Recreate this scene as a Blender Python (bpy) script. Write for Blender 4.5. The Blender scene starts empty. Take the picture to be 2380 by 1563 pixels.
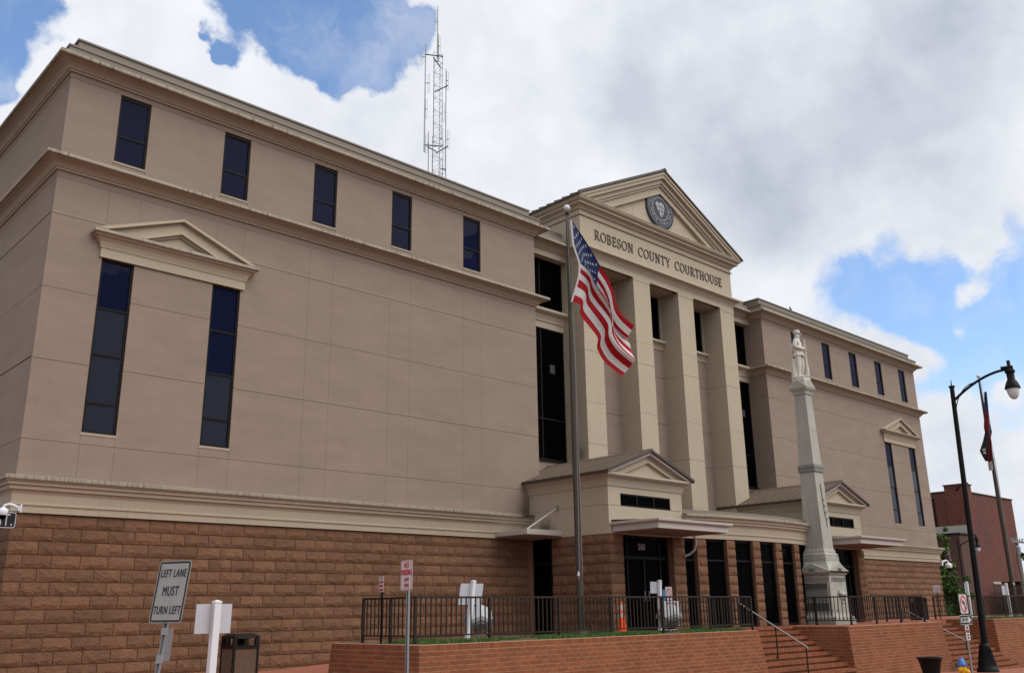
import bpy, bmesh, math, random
import numpy as np
from mathutils import Vector, Matrix
random.seed(7); RNG = np.random.default_rng(11)
R = math.radians
scene = bpy.context.scene
COL = scene.collection

# ------------------------------------------------------------------ camera
YAW, PITCH, ROLL = R(43.2804), R(16.5726), R(-0.8829)
CAM = Vector((0, 0, 0.684))
fw = Vector((math.sin(YAW)*math.cos(PITCH), math.cos(YAW)*math.cos(PITCH), math.sin(PITCH)))
rt = Vector((math.cos(YAW), -math.sin(YAW), 0))
up = rt.cross(fw)
r2 = math.cos(ROLL)*rt + math.sin(ROLL)*up
u2 = -math.sin(ROLL)*rt + math.cos(ROLL)*up
cam = bpy.data.objects.new('camera', bpy.data.cameras.new('camera'))
COL.objects.link(cam)
cam.data.sensor_width = 36; cam.data.lens = 3454.36/3840*36
cam.data.clip_end = 5000; cam.data.clip_start = 0.1
M = Matrix((r2, u2, -fw)).transposed().to_4x4(); M.translation = CAM
cam.matrix_world = M
scene.camera = cam

# ------------------------------------------------------------------ light
SUN_EL, SUN_AZ = R(52), R(158)        # azimuth measured clockwise from +Y
sd = Vector((math.sin(SUN_AZ)*math.cos(SUN_EL), math.cos(SUN_AZ)*math.cos(SUN_EL), math.sin(SUN_EL)))
sun = bpy.data.objects.new('sun', bpy.data.lights.new('sun', 'SUN'))
COL.objects.link(sun)
sun.data.energy = 2.9; sun.data.angle = R(65); sun.data.color = (1.0, 0.95, 0.87)
sun.rotation_euler = (-sd).to_track_quat('-Z', 'Y').to_euler()
sun.location = (0, -20, 60)
scene.view_settings.view_transform = 'Standard'
scene.view_settings.look = 'None'
scene.view_settings.exposure = 0.0
scene.view_settings.gamma = 1.0
scene.view_settings.use_curve_mapping = False

# ------------------------------------------------------------------ sky with clouds
world = bpy.data.worlds.new('World'); scene.world = world
world.use_nodes = True
world.cycles.sampling_method = 'MANUAL'; world.cycles.sample_map_resolution = 256
wt = world.node_tree; wn = wt.nodes; wn.clear()
def N(t, kind, **kw):
    n = t.nodes.new(kind)
    for k, v in kw.items(): setattr(n, k, v)
    return n
def L(t, a, b): t.links.new(a, b)
def math_n(t, op, a, b=None, c=None, clamp=False):
    n = N(t, 'ShaderNodeMath', operation=op, use_clamp=clamp)
    for i, v in enumerate((a, b, c)):
        if v is None: continue
        if hasattr(v, 'is_linked'): L(t, v, n.inputs[i])
        else: n.inputs[i].default_value = v
    return n.outputs[0]
def smooth(t, v, lo, hi):
    n = N(t, 'ShaderNodeMapRange', interpolation_type='SMOOTHSTEP')
    L(t, v, n.inputs[0]); n.inputs[1].default_value = lo; n.inputs[2].default_value = hi
    return n.outputs[0]
def mixc(t, f, a, b, blend='MIX'):
    n = N(t, 'ShaderNodeMix', data_type='RGBA', blend_type=blend)
    for i, v in ((0, f), (6, a), (7, b)):
        if hasattr(v, 'is_linked'): L(t, v, n.inputs[i])
        elif i == 0: n.inputs[0].default_value = v
        else: n.inputs[i].default_value = (*v, 1)
    return n.outputs[2]
def img_dir(x, y):                     # direction of a point of the sky
    d = r2*((x-1190)/2141.0) + u2*((781.5-y)/2141.0) + fw
    return d.normalized()
sky = N(wt, 'ShaderNodeTexSky', sky_type='NISHITA', sun_disc=False)
sky.sun_elevation = SUN_EL; sky.sun_rotation = SUN_AZ
sky.air_density = 1.0; sky.dust_density = 0.6; sky.ozone_density = 1.4
tc = N(wt, 'ShaderNodeTexCoord')
dirv = tc.outputs['Generated']
sep = N(wt, 'ShaderNodeSeparateXYZ'); L(wt, dirv, sep.inputs[0])
def noise(t, vec, scale, detail, rough, off=(0, 0, 0), dist=0.0):
    mp = N(t, 'ShaderNodeMapping'); mp.inputs[1].default_value = off; L(t, vec, mp.inputs[0])
    n = N(t, 'ShaderNodeTexNoise'); n.inputs['Scale'].default_value = scale
    n.inputs['Detail'].default_value = detail; n.inputs['Roughness'].default_value = rough
    n.inputs['Distortion'].default_value = dist
    L(t, mp.outputs[0], n.inputs['Vector'])
    return n.outputs[0]
wz = N(wt, 'ShaderNodeTexNoise'); wz.inputs['Scale'].default_value = 9.0; wz.inputs['Detail'].default_value = 6; wz.inputs['Roughness'].default_value = 0.56
L(wt, dirv, wz.inputs['Vector'])
w1 = N(wt, 'ShaderNodeVectorMath', operation='SUBTRACT'); L(wt, wz.outputs['Color'], w1.inputs[0]); w1.inputs[1].default_value = (.5, .5, .5)
w2 = N(wt, 'ShaderNodeVectorMath', operation='MULTIPLY_ADD'); L(wt, w1.outputs[0], w2.inputs[0]); w2.inputs[1].default_value = (.13, .13, .13); L(wt, dirv, w2.inputs[2])
w3 = N(wt, 'ShaderNodeVectorMath', operation='NORMALIZE'); L(wt, w2.outputs[0], w3.inputs[0])
dirw = w3.outputs[0]                    # direction with ragged offsets, for cloud outlines
def lobe(x, y, sig, warp=True):                   # soft round patch of the sky, sig in degrees
    d = img_dir(x, y)
    dp = N(wt, 'ShaderNodeVectorMath', operation='DOT_PRODUCT')
    L(wt, dirw if warp else dirv, dp.inputs[0]); dp.inputs[1].default_value = d
    k = 1.0/(1-math.cos(R(sig)))
    e = math_n(wt, 'MULTIPLY', math_n(wt, 'SUBTRACT', dp.outputs['Value'], 1.0), k)
    return math_n(wt, 'EXPONENT', e)
def lsum(items, warp=True):
    s = None
    for x, y, sig, w in items:
        v = math_n(wt, 'MULTIPLY', lobe(x, y, sig, warp), w)
        s = v if s is None else math_n(wt, 'ADD', s, v)
    return s
n_big = noise(wt, dirv, 3.2, 2, 0.5, (3.1, 1.7, 0.4))
n_mid = noise(wt, dirv, 11.0, 6, 0.60, (0.3, 5.2, 2.4), 0.3)
vo = N(wt, 'ShaderNodeTexVoronoi', feature='SMOOTH_F1'); vo.inputs['Scale'].default_value = 30.0; vo.inputs['Smoothness'].default_value = 0.5
L(wt, dirw, vo.inputs['Vector'])
puff = math_n(wt, 'SUBTRACT', 0.45, vo.outputs['Distance'])          # rounded heaps
gaps = lsum([(730, 25, 3.4, 1.0), (870, 60, 3.3, 0.9), (600, 15, 2.2, 0.55), (760, 140, 1.9, 0.45),
             (-20, 40, 2.9, 0.9), (-40, 190, 2.4, 0.6), (506, 160, 1.0, 0.80),
             (2060, 680, 2.5, 0.72), (2190, 700, 2.6, 0.72), (1940, 725, 2.1, 0.52), (2370, 640, 3.2, 0.75), (2170, 800, 1.7, 0.45), (2330, 800, 2.1, 0.55), (2270, 880, 1.5, 0.45), (2150, 905, 1.5, 0.42), (2340, 960, 1.7, 0.40), (2230, 1020, 1.3, 0.34),
             (2310, 580, 1.1, -0.55), (2275, 670, 0.9, -0.6), (2240, 760, 0.9, -0.6), (2120, 830, 1.1, -0.5), (2300, 900, 0.9, -0.4),
             (330, -900, 12, 0.5), (-1700, 300, 10, 0.5), (4200, -300, 12, 0.45)])
dens = math_n(wt, 'MULTIPLY_ADD', math_n(wt, 'SUBTRACT', n_big, 0.5), 0.4, 0.50)
dens = math_n(wt, 'ADD', dens, math_n(wt, 'MULTIPLY', math_n(wt, 'SUBTRACT', n_mid, 0.5), 0.8))
dens = math_n(wt, 'ADD', dens, math_n(wt, 'MULTIPLY', puff, 0.22))
dens = math_n(wt, 'SUBTRACT', dens, gaps)
soft = smooth(wt, lsum([(2150, 620, 9, 1.0)]), 0.2, 0.7)             # ragged, thin edges low on the right
cover = math_n(wt, 'ADD', math_n(wt, 'MULTIPLY', smooth(wt, dens, -0.04, 0.18), math_n(wt, 'SUBTRACT', 1.0, soft)), math_n(wt, 'MULTIPLY', smooth(wt, dens, -0.16, 0.26), soft))
grey = lsum([(1850, 150, 11, 0.27), (1760, 450, 3.6, 0.38), (1560, 300, 4.5, 0.14), (1950, 330, 4.0, 0.12), (2200, 20, 4.5, 0.16), (1450, 230, 2.6, 0.10), (1860, 540, 2.4, 0.16)], False)
shade = math_n(wt, 'ADD', grey, math_n(wt, 'MULTIPLY', math_n(wt, 'SUBTRACT', n_mid, 0.5), 0.52))
n_soft = noise(wt, dirv, 6.0, 3, 0.5, (9, 2, 1))
shade = math_n(wt, 'ADD', shade, math_n(wt, 'MULTIPLY', math_n(wt, 'SUBTRACT', n_soft, 0.5), 0.55))
shade = math_n(wt, 'ADD', shade, math_n(wt, 'MULTIPLY', math_n(wt, 'SUBTRACT', n_big, 0.5), 0.5))
shade = math_n(wt, 'SUBTRACT', shade, math_n(wt, 'MULTIPLY', puff, 0.12))
shade = smooth(wt, shade, -0.22, 0.85)
CW = 6.9
cl = mixc(wt, shade, (0.90*CW, 0.92*CW, 0.965*CW), (0.40*CW, 0.45*CW, 0.55*CW))
blue = mixc(wt, 1.0, sky.outputs[0], (1.25, 1.34, 1.45), 'MULTIPLY')
veil = math_n(wt, 'MULTIPLY', smooth(wt, noise(wt, dirw, 7.0, 5, 0.6, (2, 8, 5)), 0.45, 0.72), 0.45)
cover = math_n(wt, 'MAXIMUM', cover, veil)
final = mixc(wt, cover, blue, cl)
hz = smooth(wt, sep.outputs[2], -0.02, 0.10)
final = mixc(wt, hz, (0.75*CW, 0.82*CW, 0.93*CW), final)
bg = N(wt, 'ShaderNodeBackground'); bg.inputs[1].default_value = 0.15
L(wt, final, bg.inputs[0])
wo = N(wt, 'ShaderNodeOutputWorld'); L(wt, bg.outputs[0], wo.inputs[0])

# ------------------------------------------------------------------ materials
def pmat(name, col, rough=0.85, var=0.12, scale=1.2, bump=0.0, bscale=60, rnd=0.0, metal=0.0, spec=0.3,
         streak=0.0, stains_and_shade=(), grain=0.0, gscale=90, tint=None, stretch=(1, 1, 1)):
    m = bpy.data.materials.new(name); m.use_nodes = True
    t = m.node_tree; b = t.nodes['Principled BSDF']
    b.inputs['Roughness'].default_value = rough; b.inputs['Metallic'].default_value = metal
    b.inputs['Specular IOR Level'].default_value = spec
    geo = N(t, 'ShaderNodeNewGeometry'); pos = geo.outputs['Position']
    mp = N(t, 'ShaderNodeMapping'); mp.inputs[3].default_value = stretch; L(t, pos, mp.inputs[0])
    v = math_n(t, 'MULTIPLY_ADD', math_n(t, 'SUBTRACT', noise(t, mp.outputs[0], scale, 6, 0.6), 0.5), 2*var, 1.0)
    if grain:
        v = math_n(t, 'ADD', v, math_n(t, 'MULTIPLY', math_n(t, 'SUBTRACT', noise(t, pos, gscale, 3, 0.7), 0.5), 2*grain))
    if rnd:
        oi = N(t, 'ShaderNodeObjectInfo')
        f = math_n(t, 'FRACT', math_n(t, 'ADD', oi.outputs['Random'], geo.outputs['Random Per Island']))
        v = math_n(t, 'MULTIPLY', v, math_n(t, 'MULTIPLY_ADD', math_n(t, 'SUBTRACT', f, 0.5), 2*rnd, 1.0))
    if streak:
        mp2 = N(t, 'ShaderNodeMapping'); mp2.inputs[3].default_value = (14, 14, 0.5); L(t, pos, mp2.inputs[0])
        s = noise(t, mp2.outputs[0], 1.0, 5, 0.7)
        s2 = noise(t, pos, 0.35, 3, 0.5)
        sm = math_n(t, 'MULTIPLY', smooth(t, s, 0.42, 0.72), smooth(t, s2, 0.35, 0.6))
        v = math_n(t, 'MULTIPLY', v, math_n(t, 'SUBTRACT', 1.0, math_n(t, 'MULTIPLY', sm, streak)))
    for (sx, sy, sz, sr, sk) in stains_and_shade:                # dark patches: mildew, and soft shade painted on the taupe wall
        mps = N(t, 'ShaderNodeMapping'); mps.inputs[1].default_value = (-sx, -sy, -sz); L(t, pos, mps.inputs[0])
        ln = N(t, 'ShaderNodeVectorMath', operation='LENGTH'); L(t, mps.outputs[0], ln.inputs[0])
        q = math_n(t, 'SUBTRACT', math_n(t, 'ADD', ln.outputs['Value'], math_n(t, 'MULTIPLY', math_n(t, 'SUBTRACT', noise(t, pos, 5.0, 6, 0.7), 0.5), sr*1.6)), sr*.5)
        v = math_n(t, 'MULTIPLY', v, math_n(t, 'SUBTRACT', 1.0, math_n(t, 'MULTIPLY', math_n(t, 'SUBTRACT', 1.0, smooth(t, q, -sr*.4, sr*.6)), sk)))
    comb = N(t, 'ShaderNodeCombineXYZ')
    for i in range(3): L(t, v, comb.inputs[i])
    c = mixc(t, 1.0, col, comb.outputs[0], 'MULTIPLY')
    if tint:
        f2 = smooth(t, noise(t, pos, tint[1], 5, 0.65, (4, 9, 2)), tint[2], tint[3])
        c = mixc(t, f2, c, tint[0])
    L(t, c, b.inputs['Base Color'])
    if bump:
        bm_ = N(t, 'ShaderNodeBump'); bm_.inputs['Strength'].default_value = bump; bm_.inputs['Distance'].default_value = 0.02 if bump < .9 else 0.06
        L(t, noise(t, pos, bscale, 8, 0.7), bm_.inputs['Height']); L(t, bm_.outputs[0], b.inputs['Normal'])
    return m
MT = {}
MT['eifs'] = pmat('taupe_stucco', (0.238, 0.181, 0.146), 0.92, 0.20, 0.9, 0.25, 220, grain=0.06, gscale=11, stretch=(0.8, 0.8, 2.4), streak=0.05, stains_and_shade=[(23.2, 24.0, 4.1, .55, .45)])  # dark spot above the low cornice is shade painted into the wall colour
MT['cream'] = pmat('cream_stucco', (0.385, 0.325, 0.246), 0.9, 0.09, 0.8, 0.2, 220, grain=0.03, gscale=9, streak=0.04, stains_and_shade=[(23.33, 23.2, 3.38, .5, .65), (26.5, 24.4, 6.5, .5, .5), (40.65, 23.4, 4.6, .6, .4)])
MT['cornice'] = pmat('cornice_stucco', (0.345, 0.286, 0.214), 0.9, 0.08, 0.9, 0.2, 200, streak=0.10)
MT['lip'] = pmat('weathered_cornice_edge', (0.300, 0.258, 0.200), 0.9, 0.15, 2.0, 0.3, 150, streak=0.75, stains_and_shade=[(23.0, 23.8, 3.92, .55, .8), (36.4, 20.0, 3.95, .5, .6)])
MT['coping'] = pmat('tan_metal_coping', (0.175, 0.145, 0.118), 0.6, 0.06, 0.5, spec=0.4)
MT['block'] = pmat('brown_split_block', (0.166, 0.085, 0.048), 0.95, 0.24, 3.0, 1.0, 18, rnd=0.15, grain=0.30, gscale=22, tint=((0.225, 0.116, 0.066), 1.3, 0.52, 0.75))
MT['joint'] = pmat('brown_mortar', (0.175, 0.095, 0.060), 0.95, 0.10, 3)
MT['brick'] = pmat('red_brick', (0.198, 0.068, 0.031), 0.9, 0.18, 1.2, 0.3, 120, rnd=0.18, grain=0.12, gscale=60, tint=((0.25, 0.115, 0.064), 0.9, 0.58, 0.85))
MT['mortar'] = pmat('pale_mortar', (0.34, 0.22, 0.135), 0.95, 0.3, 4)
MT['roof'] = pmat('bronze_standing_seam', (0.060, 0.046, 0.036), 0.55, 0.10, 0.8, metal=0.3, spec=0.4)
MT['roof2'] = pmat('tan_standing_seam', (0.112, 0.084, 0.060), 0.6, 0.12, 0.8, metal=0.1, spec=0.4)
MT['frame'] = pmat('bronze_window_frame', (0.008, 0.0065, 0.006), 0.55, 0.1, 2, spec=0.12)
MT['white'] = pmat('white_painted_metal', (0.44, 0.40, 0.38), 0.55, 0.06, 1.5, streak=0.12)
MT['vinyl'] = pmat('white_vinyl', (0.60, 0.61, 0.65), 0.45, 0.04, 3)
MT['grayboard'] = pmat('grey_sign_back', (0.40, 0.41, 0.45), 0.6, 0.05, 3)
MT['rail'] = pmat('brown_railing_paint', (0.024, 0.018, 0.015), 0.6, 0.12, 5, spec=0.15)
MT['polebronze'] = pmat('bronze_pole', (0.060, 0.050, 0.040), 0.5, 0.08, 3, metal=0.4, spec=0.3)
MT['granite'] = pmat('grey_marble', (0.345, 0.340, 0.305), 0.85, 0.20, 1.8, 0.25, 80, grain=0.06, streak=0.35, tint=((0.17, 0.17, 0.162), 1.1, 0.55, 0.85))
MT['marble'] = pmat('white_marble', (0.58, 0.56, 0.50), 0.75, 0.08, 4, streak=0.12)
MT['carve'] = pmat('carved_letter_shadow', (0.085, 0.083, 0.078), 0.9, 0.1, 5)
MT['black'] = pmat('black_paint', (0.006, 0.006, 0.007), 0.45, 0.1, 5, spec=0.12)
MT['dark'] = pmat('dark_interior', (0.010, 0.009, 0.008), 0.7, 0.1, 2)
MT['galv'] = pmat('galvanized_steel', (0.26, 0.27, 0.28), 0.5, 0.12, 5, metal=0.6)
MT['signface'] = pmat('retroreflective_white', (0.27, 0.28, 0.275), 0.6, 0.07, 3, streak=0.10)
MT['signwhite'] = pmat('sign_white', (0.46, 0.455, 0.465), 0.55, 0.05, 3)
MT['red'] = pmat('sign_red', (0.42, 0.015, 0.025), 0.5, 0.08, 5)
MT['ink'] = pmat('sign_black_ink', (0.008, 0.008, 0.009), 0.5, 0.05, 5)
MT['letter'] = pmat('bronze_letters', (0.055, 0.048, 0.040), 0.45, 0.1, 4, metal=0.5)
MT['silver'] = pmat('cast_aluminium', (0.36, 0.37, 0.39), 0.55, 0.14, 6, metal=0.15, spec=0.3)
MT['orange'] = pmat('cone_orange', (0.85, 0.085, 0.015), 0.5, 0.06, 6)
MT['bandgrey'] = pmat('cone_reflective_band', (0.42, 0.40, 0.40), 0.5, 0.1, 8)
MT['pebble'] = pmat('exposed_pebble', (0.105, 0.066, 0.045), 0.9, 0.1, 3, 0.8, 90, grain=1.2, gscale=38)
MT['bronzeplastic'] = pmat('dark_bronze_plastic', (0.011, 0.009, 0.008), 0.6, 0.1, 3, spec=0.12)
MT['grass'] = pmat('grass_green', (0.065, 0.125, 0.030), 0.9, 0.35, 3, rnd=0.35)
MT['soil'] = pmat('planter_soil', (0.10, 0.075, 0.045), 0.95, 0.3, 3)
MT['leaf'] = pmat('tree_leaf', (0.064, 0.122, 0.024), 0.75, 0.25, 1.2, rnd=0.40)
MT['leafdark'] = pmat('far_tree_leaf', (0.045, 0.090, 0.022), 0.8, 0.25, 0.6, rnd=0.40)
MT['bark'] = pmat('bark', (0.08, 0.06, 0.045), 0.95, 0.3, 3, 0.6, 30)
MT['asphalt'] = pmat('asphalt', (0.055, 0.054, 0.053), 0.95, 0.15, 1.5, 0.3, 100, grain=0.15)
MT['farground'] = pmat('dull_ground', (0.11, 0.105, 0.095), 0.95, 0.2, 0.3)
MT['bandstone'] = pmat('dark_band_stone', (0.20, 0.20, 0.19), 0.9, 0.15, 4)
MT['concrete'] = pmat('concrete', (0.36, 0.34, 0.31), 0.9, 0.12, 1.2, 0.2, 60)
MT['oldbrick'] = pmat('far_brick', (0.112, 0.036, 0.027), 0.92, 0.2, 0.5, rnd=0.0, tint=((0.085, 0.034, 0.028), 0.25, 0.48, 0.7))
MT['darkbrick'] = pmat('far_dark_brick', (0.085, 0.045, 0.036), 0.95, 0.2, 0.6)
MT['wood'] = pmat('weathered_pole_wood', (0.17, 0.155, 0.14), 0.9, 0.2, 4)
MT['hydblue'] = pmat('hydrant_blue', (0.035, 0.15, 0.42), 0.42, 0.12, 8, spec=0.5)
MT['hydyel'] = pmat('hydrant_yellow', (0.72, 0.42, 0.015), 0.42, 0.12, 8, spec=0.5)
MT['sealblue'] = pmat('seal_dark_blue', (0.022, 0.026, 0.040), 0.5, 0.05, 4)
MT['sealgrey'] = pmat('seal_pale_grey', (0.34, 0.35, 0.39), 0.6, 0.05, 4)
MT['sealrope'] = pmat('seal_rope_grey', (0.06, 0.063, 0.075), 0.6, 0.05, 4)
MT['dimpaper'] = pmat('paper_behind_glass', (0.045, 0.048, 0.052), 0.6, 0.05, 4)
MT['rope'] = pmat('grey_rope', (0.22, 0.21, 0.20), 0.8, 0.1, 6)
MT['fred'] = pmat('flag_red', (0.33, 0.004, 0.009), 0.75, 0.06, 4, bump=0.12, bscale=9)
MT['fwhite'] = pmat('flag_white', (0.60, 0.59, 0.58), 0.75, 0.04, 4, bump=0.12, bscale=9)
MT['fblue'] = pmat('flag_blue', (0.014, 0.026, 0.100), 0.75, 0.06, 4, bump=0.12, bscale=9)
for k in ('fred', 'fwhite', 'fblue'):
    t = MT[k].node_tree; b = t.nodes['Principled BSDF']
    tr = N(t, 'ShaderNodeBsdfTranslucent'); src = b.inputs['Base Color'].links[0].from_socket
    L(t, src, tr.inputs[0]); ms = N(t, 'ShaderNodeMixShader'); ms.inputs[0].default_value = 0.22
    L(t, b.outputs[0], ms.inputs[1]); L(t, tr.outputs[0], ms.inputs[2])
    L(t, ms.outputs[0], t.nodes['Material Output'].inputs[0])
MT['stain'] = pmat('mildew_stain', (0.05, 0.045, 0.035), 0.95, 0.2, 5)
def glass_mat(name, col, rough, spec, wave=0.0):
    m = bpy.data.materials.new(name); m.use_nodes = True
    t = m.node_tree; b = t.nodes['Principled BSDF']
    b.inputs['Base Color'].default_value = (*col, 1); b.inputs['Roughness'].default_value = rough
    b.inputs['IOR'].default_value = 1.5 if spec > .1 else 1.25; b.inputs['Specular IOR Level'].default_value = spec
    if wave:
        geo = N(t, 'ShaderNodeNewGeometry')
        bm_ = N(t, 'ShaderNodeBump'); bm_.inputs['Strength'].default_value = wave; bm_.inputs['Distance'].default_value = 0.05
        L(t, noise(t, geo.outputs['Position'], 0.9, 2, 0.5), bm_.inputs['Height']); L(t, bm_.outputs[0], b.inputs['Normal'])
    return m
MT['glass'] = glass_mat('tinted_window_glass', (0.0045, 0.0065, 0.026), 0.03, 0.10, 0.12)
MT['glassdk'] = glass_mat('bronze_window_glass', (0.0015, 0.0015, 0.002), 0.05, 0.02, 0.05)
MT['glassgrey'] = glass_mat('grey_window_glass', (0.013, 0.016, 0.027), 0.04, 0.15, 0.12)  # greyer glass for the lower panes of the tall windows
MT['globe'] = glass_mat('lamp_globe_glass', (0.62, 0.64, 0.67), 0.12, 0.5)
MT['paleglass'] = glass_mat('old_window_pane', (0.28, 0.33, 0.34), 0.15, 0.5)

# far brick pattern (too far away to tell the bricks apart)
def brickpat(m, sc=1.0):
    t = m.node_tree; b = t.nodes['Principled BSDF']; src = b.inputs['Base Color'].links[0].from_socket
    geo = N(t, 'ShaderNodeNewGeometry'); s = N(t, 'ShaderNodeSeparateXYZ'); L(t, geo.outputs['Position'], s.inputs[0])
    c = N(t, 'ShaderNodeCombineXYZ'); L(t, math_n(t, 'ADD', s.outputs[0], s.outputs[1]), c.inputs[0]); L(t, s.outputs[2], c.inputs[1])
    br = N(t, 'ShaderNodeTexBrick'); L(t, c.outputs[0], br.inputs[0]); br.inputs['Scale'].default_value = 1.0
    br.inputs['Brick Width'].default_value = 0.30*sc; br.inputs['Row Height'].default_value = 0.107*sc; br.inputs['Mortar Size'].default_value = 0.010*sc
    br.inputs['Color1'].default_value = (0.82, 0.82, 0.82, 1); br.inputs['Color2'].default_value = (1.25, 1.18, 1.1, 1); br.inputs['Mortar'].default_value = (1.25, 1.7, 1.8, 1)
    L(t, mixc(t, 1.0, src, br.outputs[0], 'MULTIPLY'), b.inputs['Base Color'])
brickpat(MT['oldbrick'])
MT['paver'] = pmat('brick_paver', (0.27, 0.095, 0.060), 0.92, 0.16, 1.2, 0.2, 80); 
def paverpat(m):
    t = m.node_tree; b = t.nodes['Principled BSDF']; src = b.inputs['Base Color'].links[0].from_socket
    geo = N(t, 'ShaderNodeNewGeometry')
    br = N(t, 'ShaderNodeTexBrick'); L(t, geo.outputs['Position'], br.inputs[0]); br.inputs['Scale'].default_value = 1.0
    br.inputs['Brick Width'].default_value = 0.21; br.inputs['Row Height'].default_value = 0.105; br.inputs['Mortar Size'].default_value = 0.006
    br.inputs['Color1'].default_value = (0.85, 0.85, 0.85, 1); br.inputs['Color2'].default_value = (1.2, 1.15, 1.1, 1); br.inputs['Mortar'].default_value = (0.6, 0.7, 0.8, 1)
    L(t, mixc(t, 1.0, src, br.outputs[0], 'MULTIPLY'), b.inputs['Base Color'])
paverpat(MT['paver'])

# ------------------------------------------------------------------ mesh helpers
class MB:
    def __init__(s): s.v = []; s.f = []; s.smooth = False; s.mi = []; s.cur = 0
    def add(s, vs, fs):
        o = len(s.v); s.v += [tuple(p) for p in vs]; s.f += [tuple(i+o for i in f) for f in fs]; s.mi += [s.cur]*len(fs)
    def box(s, x0, y0, z0, x1, y1, z1):
        if x1 < x0: x0, x1 = x1, x0
        if y1 < y0: y0, y1 = y1, y0
        if z1 < z0: z0, z1 = z1, z0
        s.add([(x0,y0,z0),(x1,y0,z0),(x1,y1,z0),(x0,y1,z0),(x0,y0,z1),(x1,y0,z1),(x1,y1,z1),(x0,y1,z1)],
              [(0,3,2,1),(4,5,6,7),(0,1,5,4),(1,2,6,5),(2,3,7,6),(3,0,4,7)])
        return s
    def prism(s, poly, a, b, axis='y'):    # polygon in the other two axes, extruded a..b
        n = len(poly)
        def P(p, t):
            if axis == 'y': return (p[0], t, p[1])
            if axis == 'x': return (t, p[0], p[1])
            return (p[0], p[1], t)
        s.add([P(p, a) for p in poly]+[P(p, b) for p in poly],
              [tuple(range(n)), tuple(range(2*n-1, n-1, -1))]+[(i, i+n, (i+1) % n+n, (i+1) % n) for i in range(n)])
        return s
    def tube(s, pts, r, n=8, caps=True):
        pts = [Vector(p) for p in pts]; rs = r if isinstance(r, (list, tuple)) else [r]*len(pts)
        o = len(s.v); prev = None
        for i, p in enumerate(pts):
            d = (pts[min(i+1, len(pts)-1)]-pts[max(i-1, 0)]).normalized()
            if prev is None:
                a = Vector((0, 0, 1)) if abs(d.z) < 0.9 else Vector((1, 0, 0))
                e = d.cross(a).normalized()
            else:
                e = (prev-d*prev.dot(d)).normalized()
            prev = e; g = d.cross(e)
            for k in range(n):
                an = 2*math.pi*k/n
                s.v.append(tuple(p+(e*math.cos(an)+g*math.sin(an))*rs[i]))
        fs = []
        for i in range(len(pts)-1):
            for k in range(n):
                fs.append((o+i*n+k, o+i*n+(k+1) % n, o+(i+1)*n+(k+1) % n, o+(i+1)*n+k))
        if caps:
            fs.append(tuple(o+k for k in range(n-1, -1, -1))); fs.append(tuple(o+(len(pts)-1)*n+k for k in range(n)))
        s.f += fs; s.mi += [s.cur]*len(fs); return s
    def lathe(s, prof, c=(0, 0, 0), n=20, axis=None):   # prof: [(r,z)]
        o = len(s.v)
        for r_, z in prof:
            for k in range(n):
                an = 2*math.pi*k/n
                s.v.append((c[0]+r_*math.cos(an), c[1]+r_*math.sin(an), c[2]+z))
        fs = [(o+i*n+k, o+i*n+(k+1) % n, o+(i+1)*n+(k+1) % n, o+(i+1)*n+k) for i in range(len(prof)-1) for k in range(n)]
        fs.append(tuple(o+k for k in range(n-1, -1, -1))); fs.append(tuple(o+(len(prof)-1)*n+k for k in range(n)))
        s.f += fs; s.mi += [s.cur]*len(fs); return s
    def sweep(s, prof, path, close=True):  # prof [(out, z)], path [(x, y)], outward is right of travel
        pts = [Vector((p[0], p[1])) for p in path]; o = len(s.v); n = len(prof)
        for i, p in enumerate(pts):
            d0 = (p-pts[i-1]).normalized() if i else None
            d1 = (pts[i+1]-p).normalized() if i < len(pts)-1 else None
            n0 = Vector((d0.y, -d0.x)) if d0 else None; n1 = Vector((d1.y, -d1.x)) if d1 else None
            if n0 is None: m = n1
            elif n1 is None: m = n0
            else:
                m = (n0+n1); m = m/max(1e-6, m.dot(n0))
            for a, z in prof: s.v.append((p.x+m.x*a, p.y+m.y*a, z))
        fs = []
        for i in range(len(pts)-1):
            for k in range(n-1):
                fs.append((o+i*n+k, o+(i+1)*n+k, o+(i+1)*n+k+1, o+i*n+k+1))
        fs.append(tuple(o+k for k in range(n))); fs.append(tuple(o+(len(pts)-1)*n+k for k in range(n-1, -1, -1)))
        s.f += fs; s.mi += [s.cur]*len(fs); return s
    def xf(s, mat, start=0):
        for i in range(start, len(s.v)): s.v[i] = tuple(mat @ Vector(s.v[i]))
        return s
    def mesh(s, name, mat, smooth=False, fix=True):
        me = bpy.data.meshes.new(name); me.from_pydata(s.v, [], s.f)
        mats = mat if isinstance(mat, (list, tuple)) else [mat]
        for m in mats: me.materials.append(MT[m] if isinstance(m, str) else m)
        if len(mats) > 1: me.polygons.foreach_set('material_index', s.mi)
        if fix:
            b = bmesh.new(); b.from_mesh(me); bmesh.ops.recalc_face_normals(b, faces=b.faces); b.to_mesh(me); b.free()
        if smooth:
            me.polygons.foreach_set('use_smooth', [True]*len(me.polygons))
            try: me.set_sharp_from_angle(angle=R(38))
            except Exception: pass
        me.update(); return me
WL = {}
def link(ob, parent=None):
    COL.objects.link(ob)
    if parent: ob.parent = parent
    return ob
def wloc(ob):
    v = Vector(ob.location)
    p = ob.parent
    while p: v += Vector(p.location); p = p.parent
    return v
def obj(name, mb, mat, parent=None, smooth=False, fix=True, loc=None):
    me = mb.mesh(name, mat, smooth, fix) if isinstance(mb, MB) else mb
    ob = bpy.data.objects.new(name, me); link(ob, parent)
    if loc is not None: ob.location = Vector(loc)-(wloc(parent) if parent else Vector((0,0,0)))
    elif parent: ob.location = -wloc(parent)
    return ob
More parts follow.
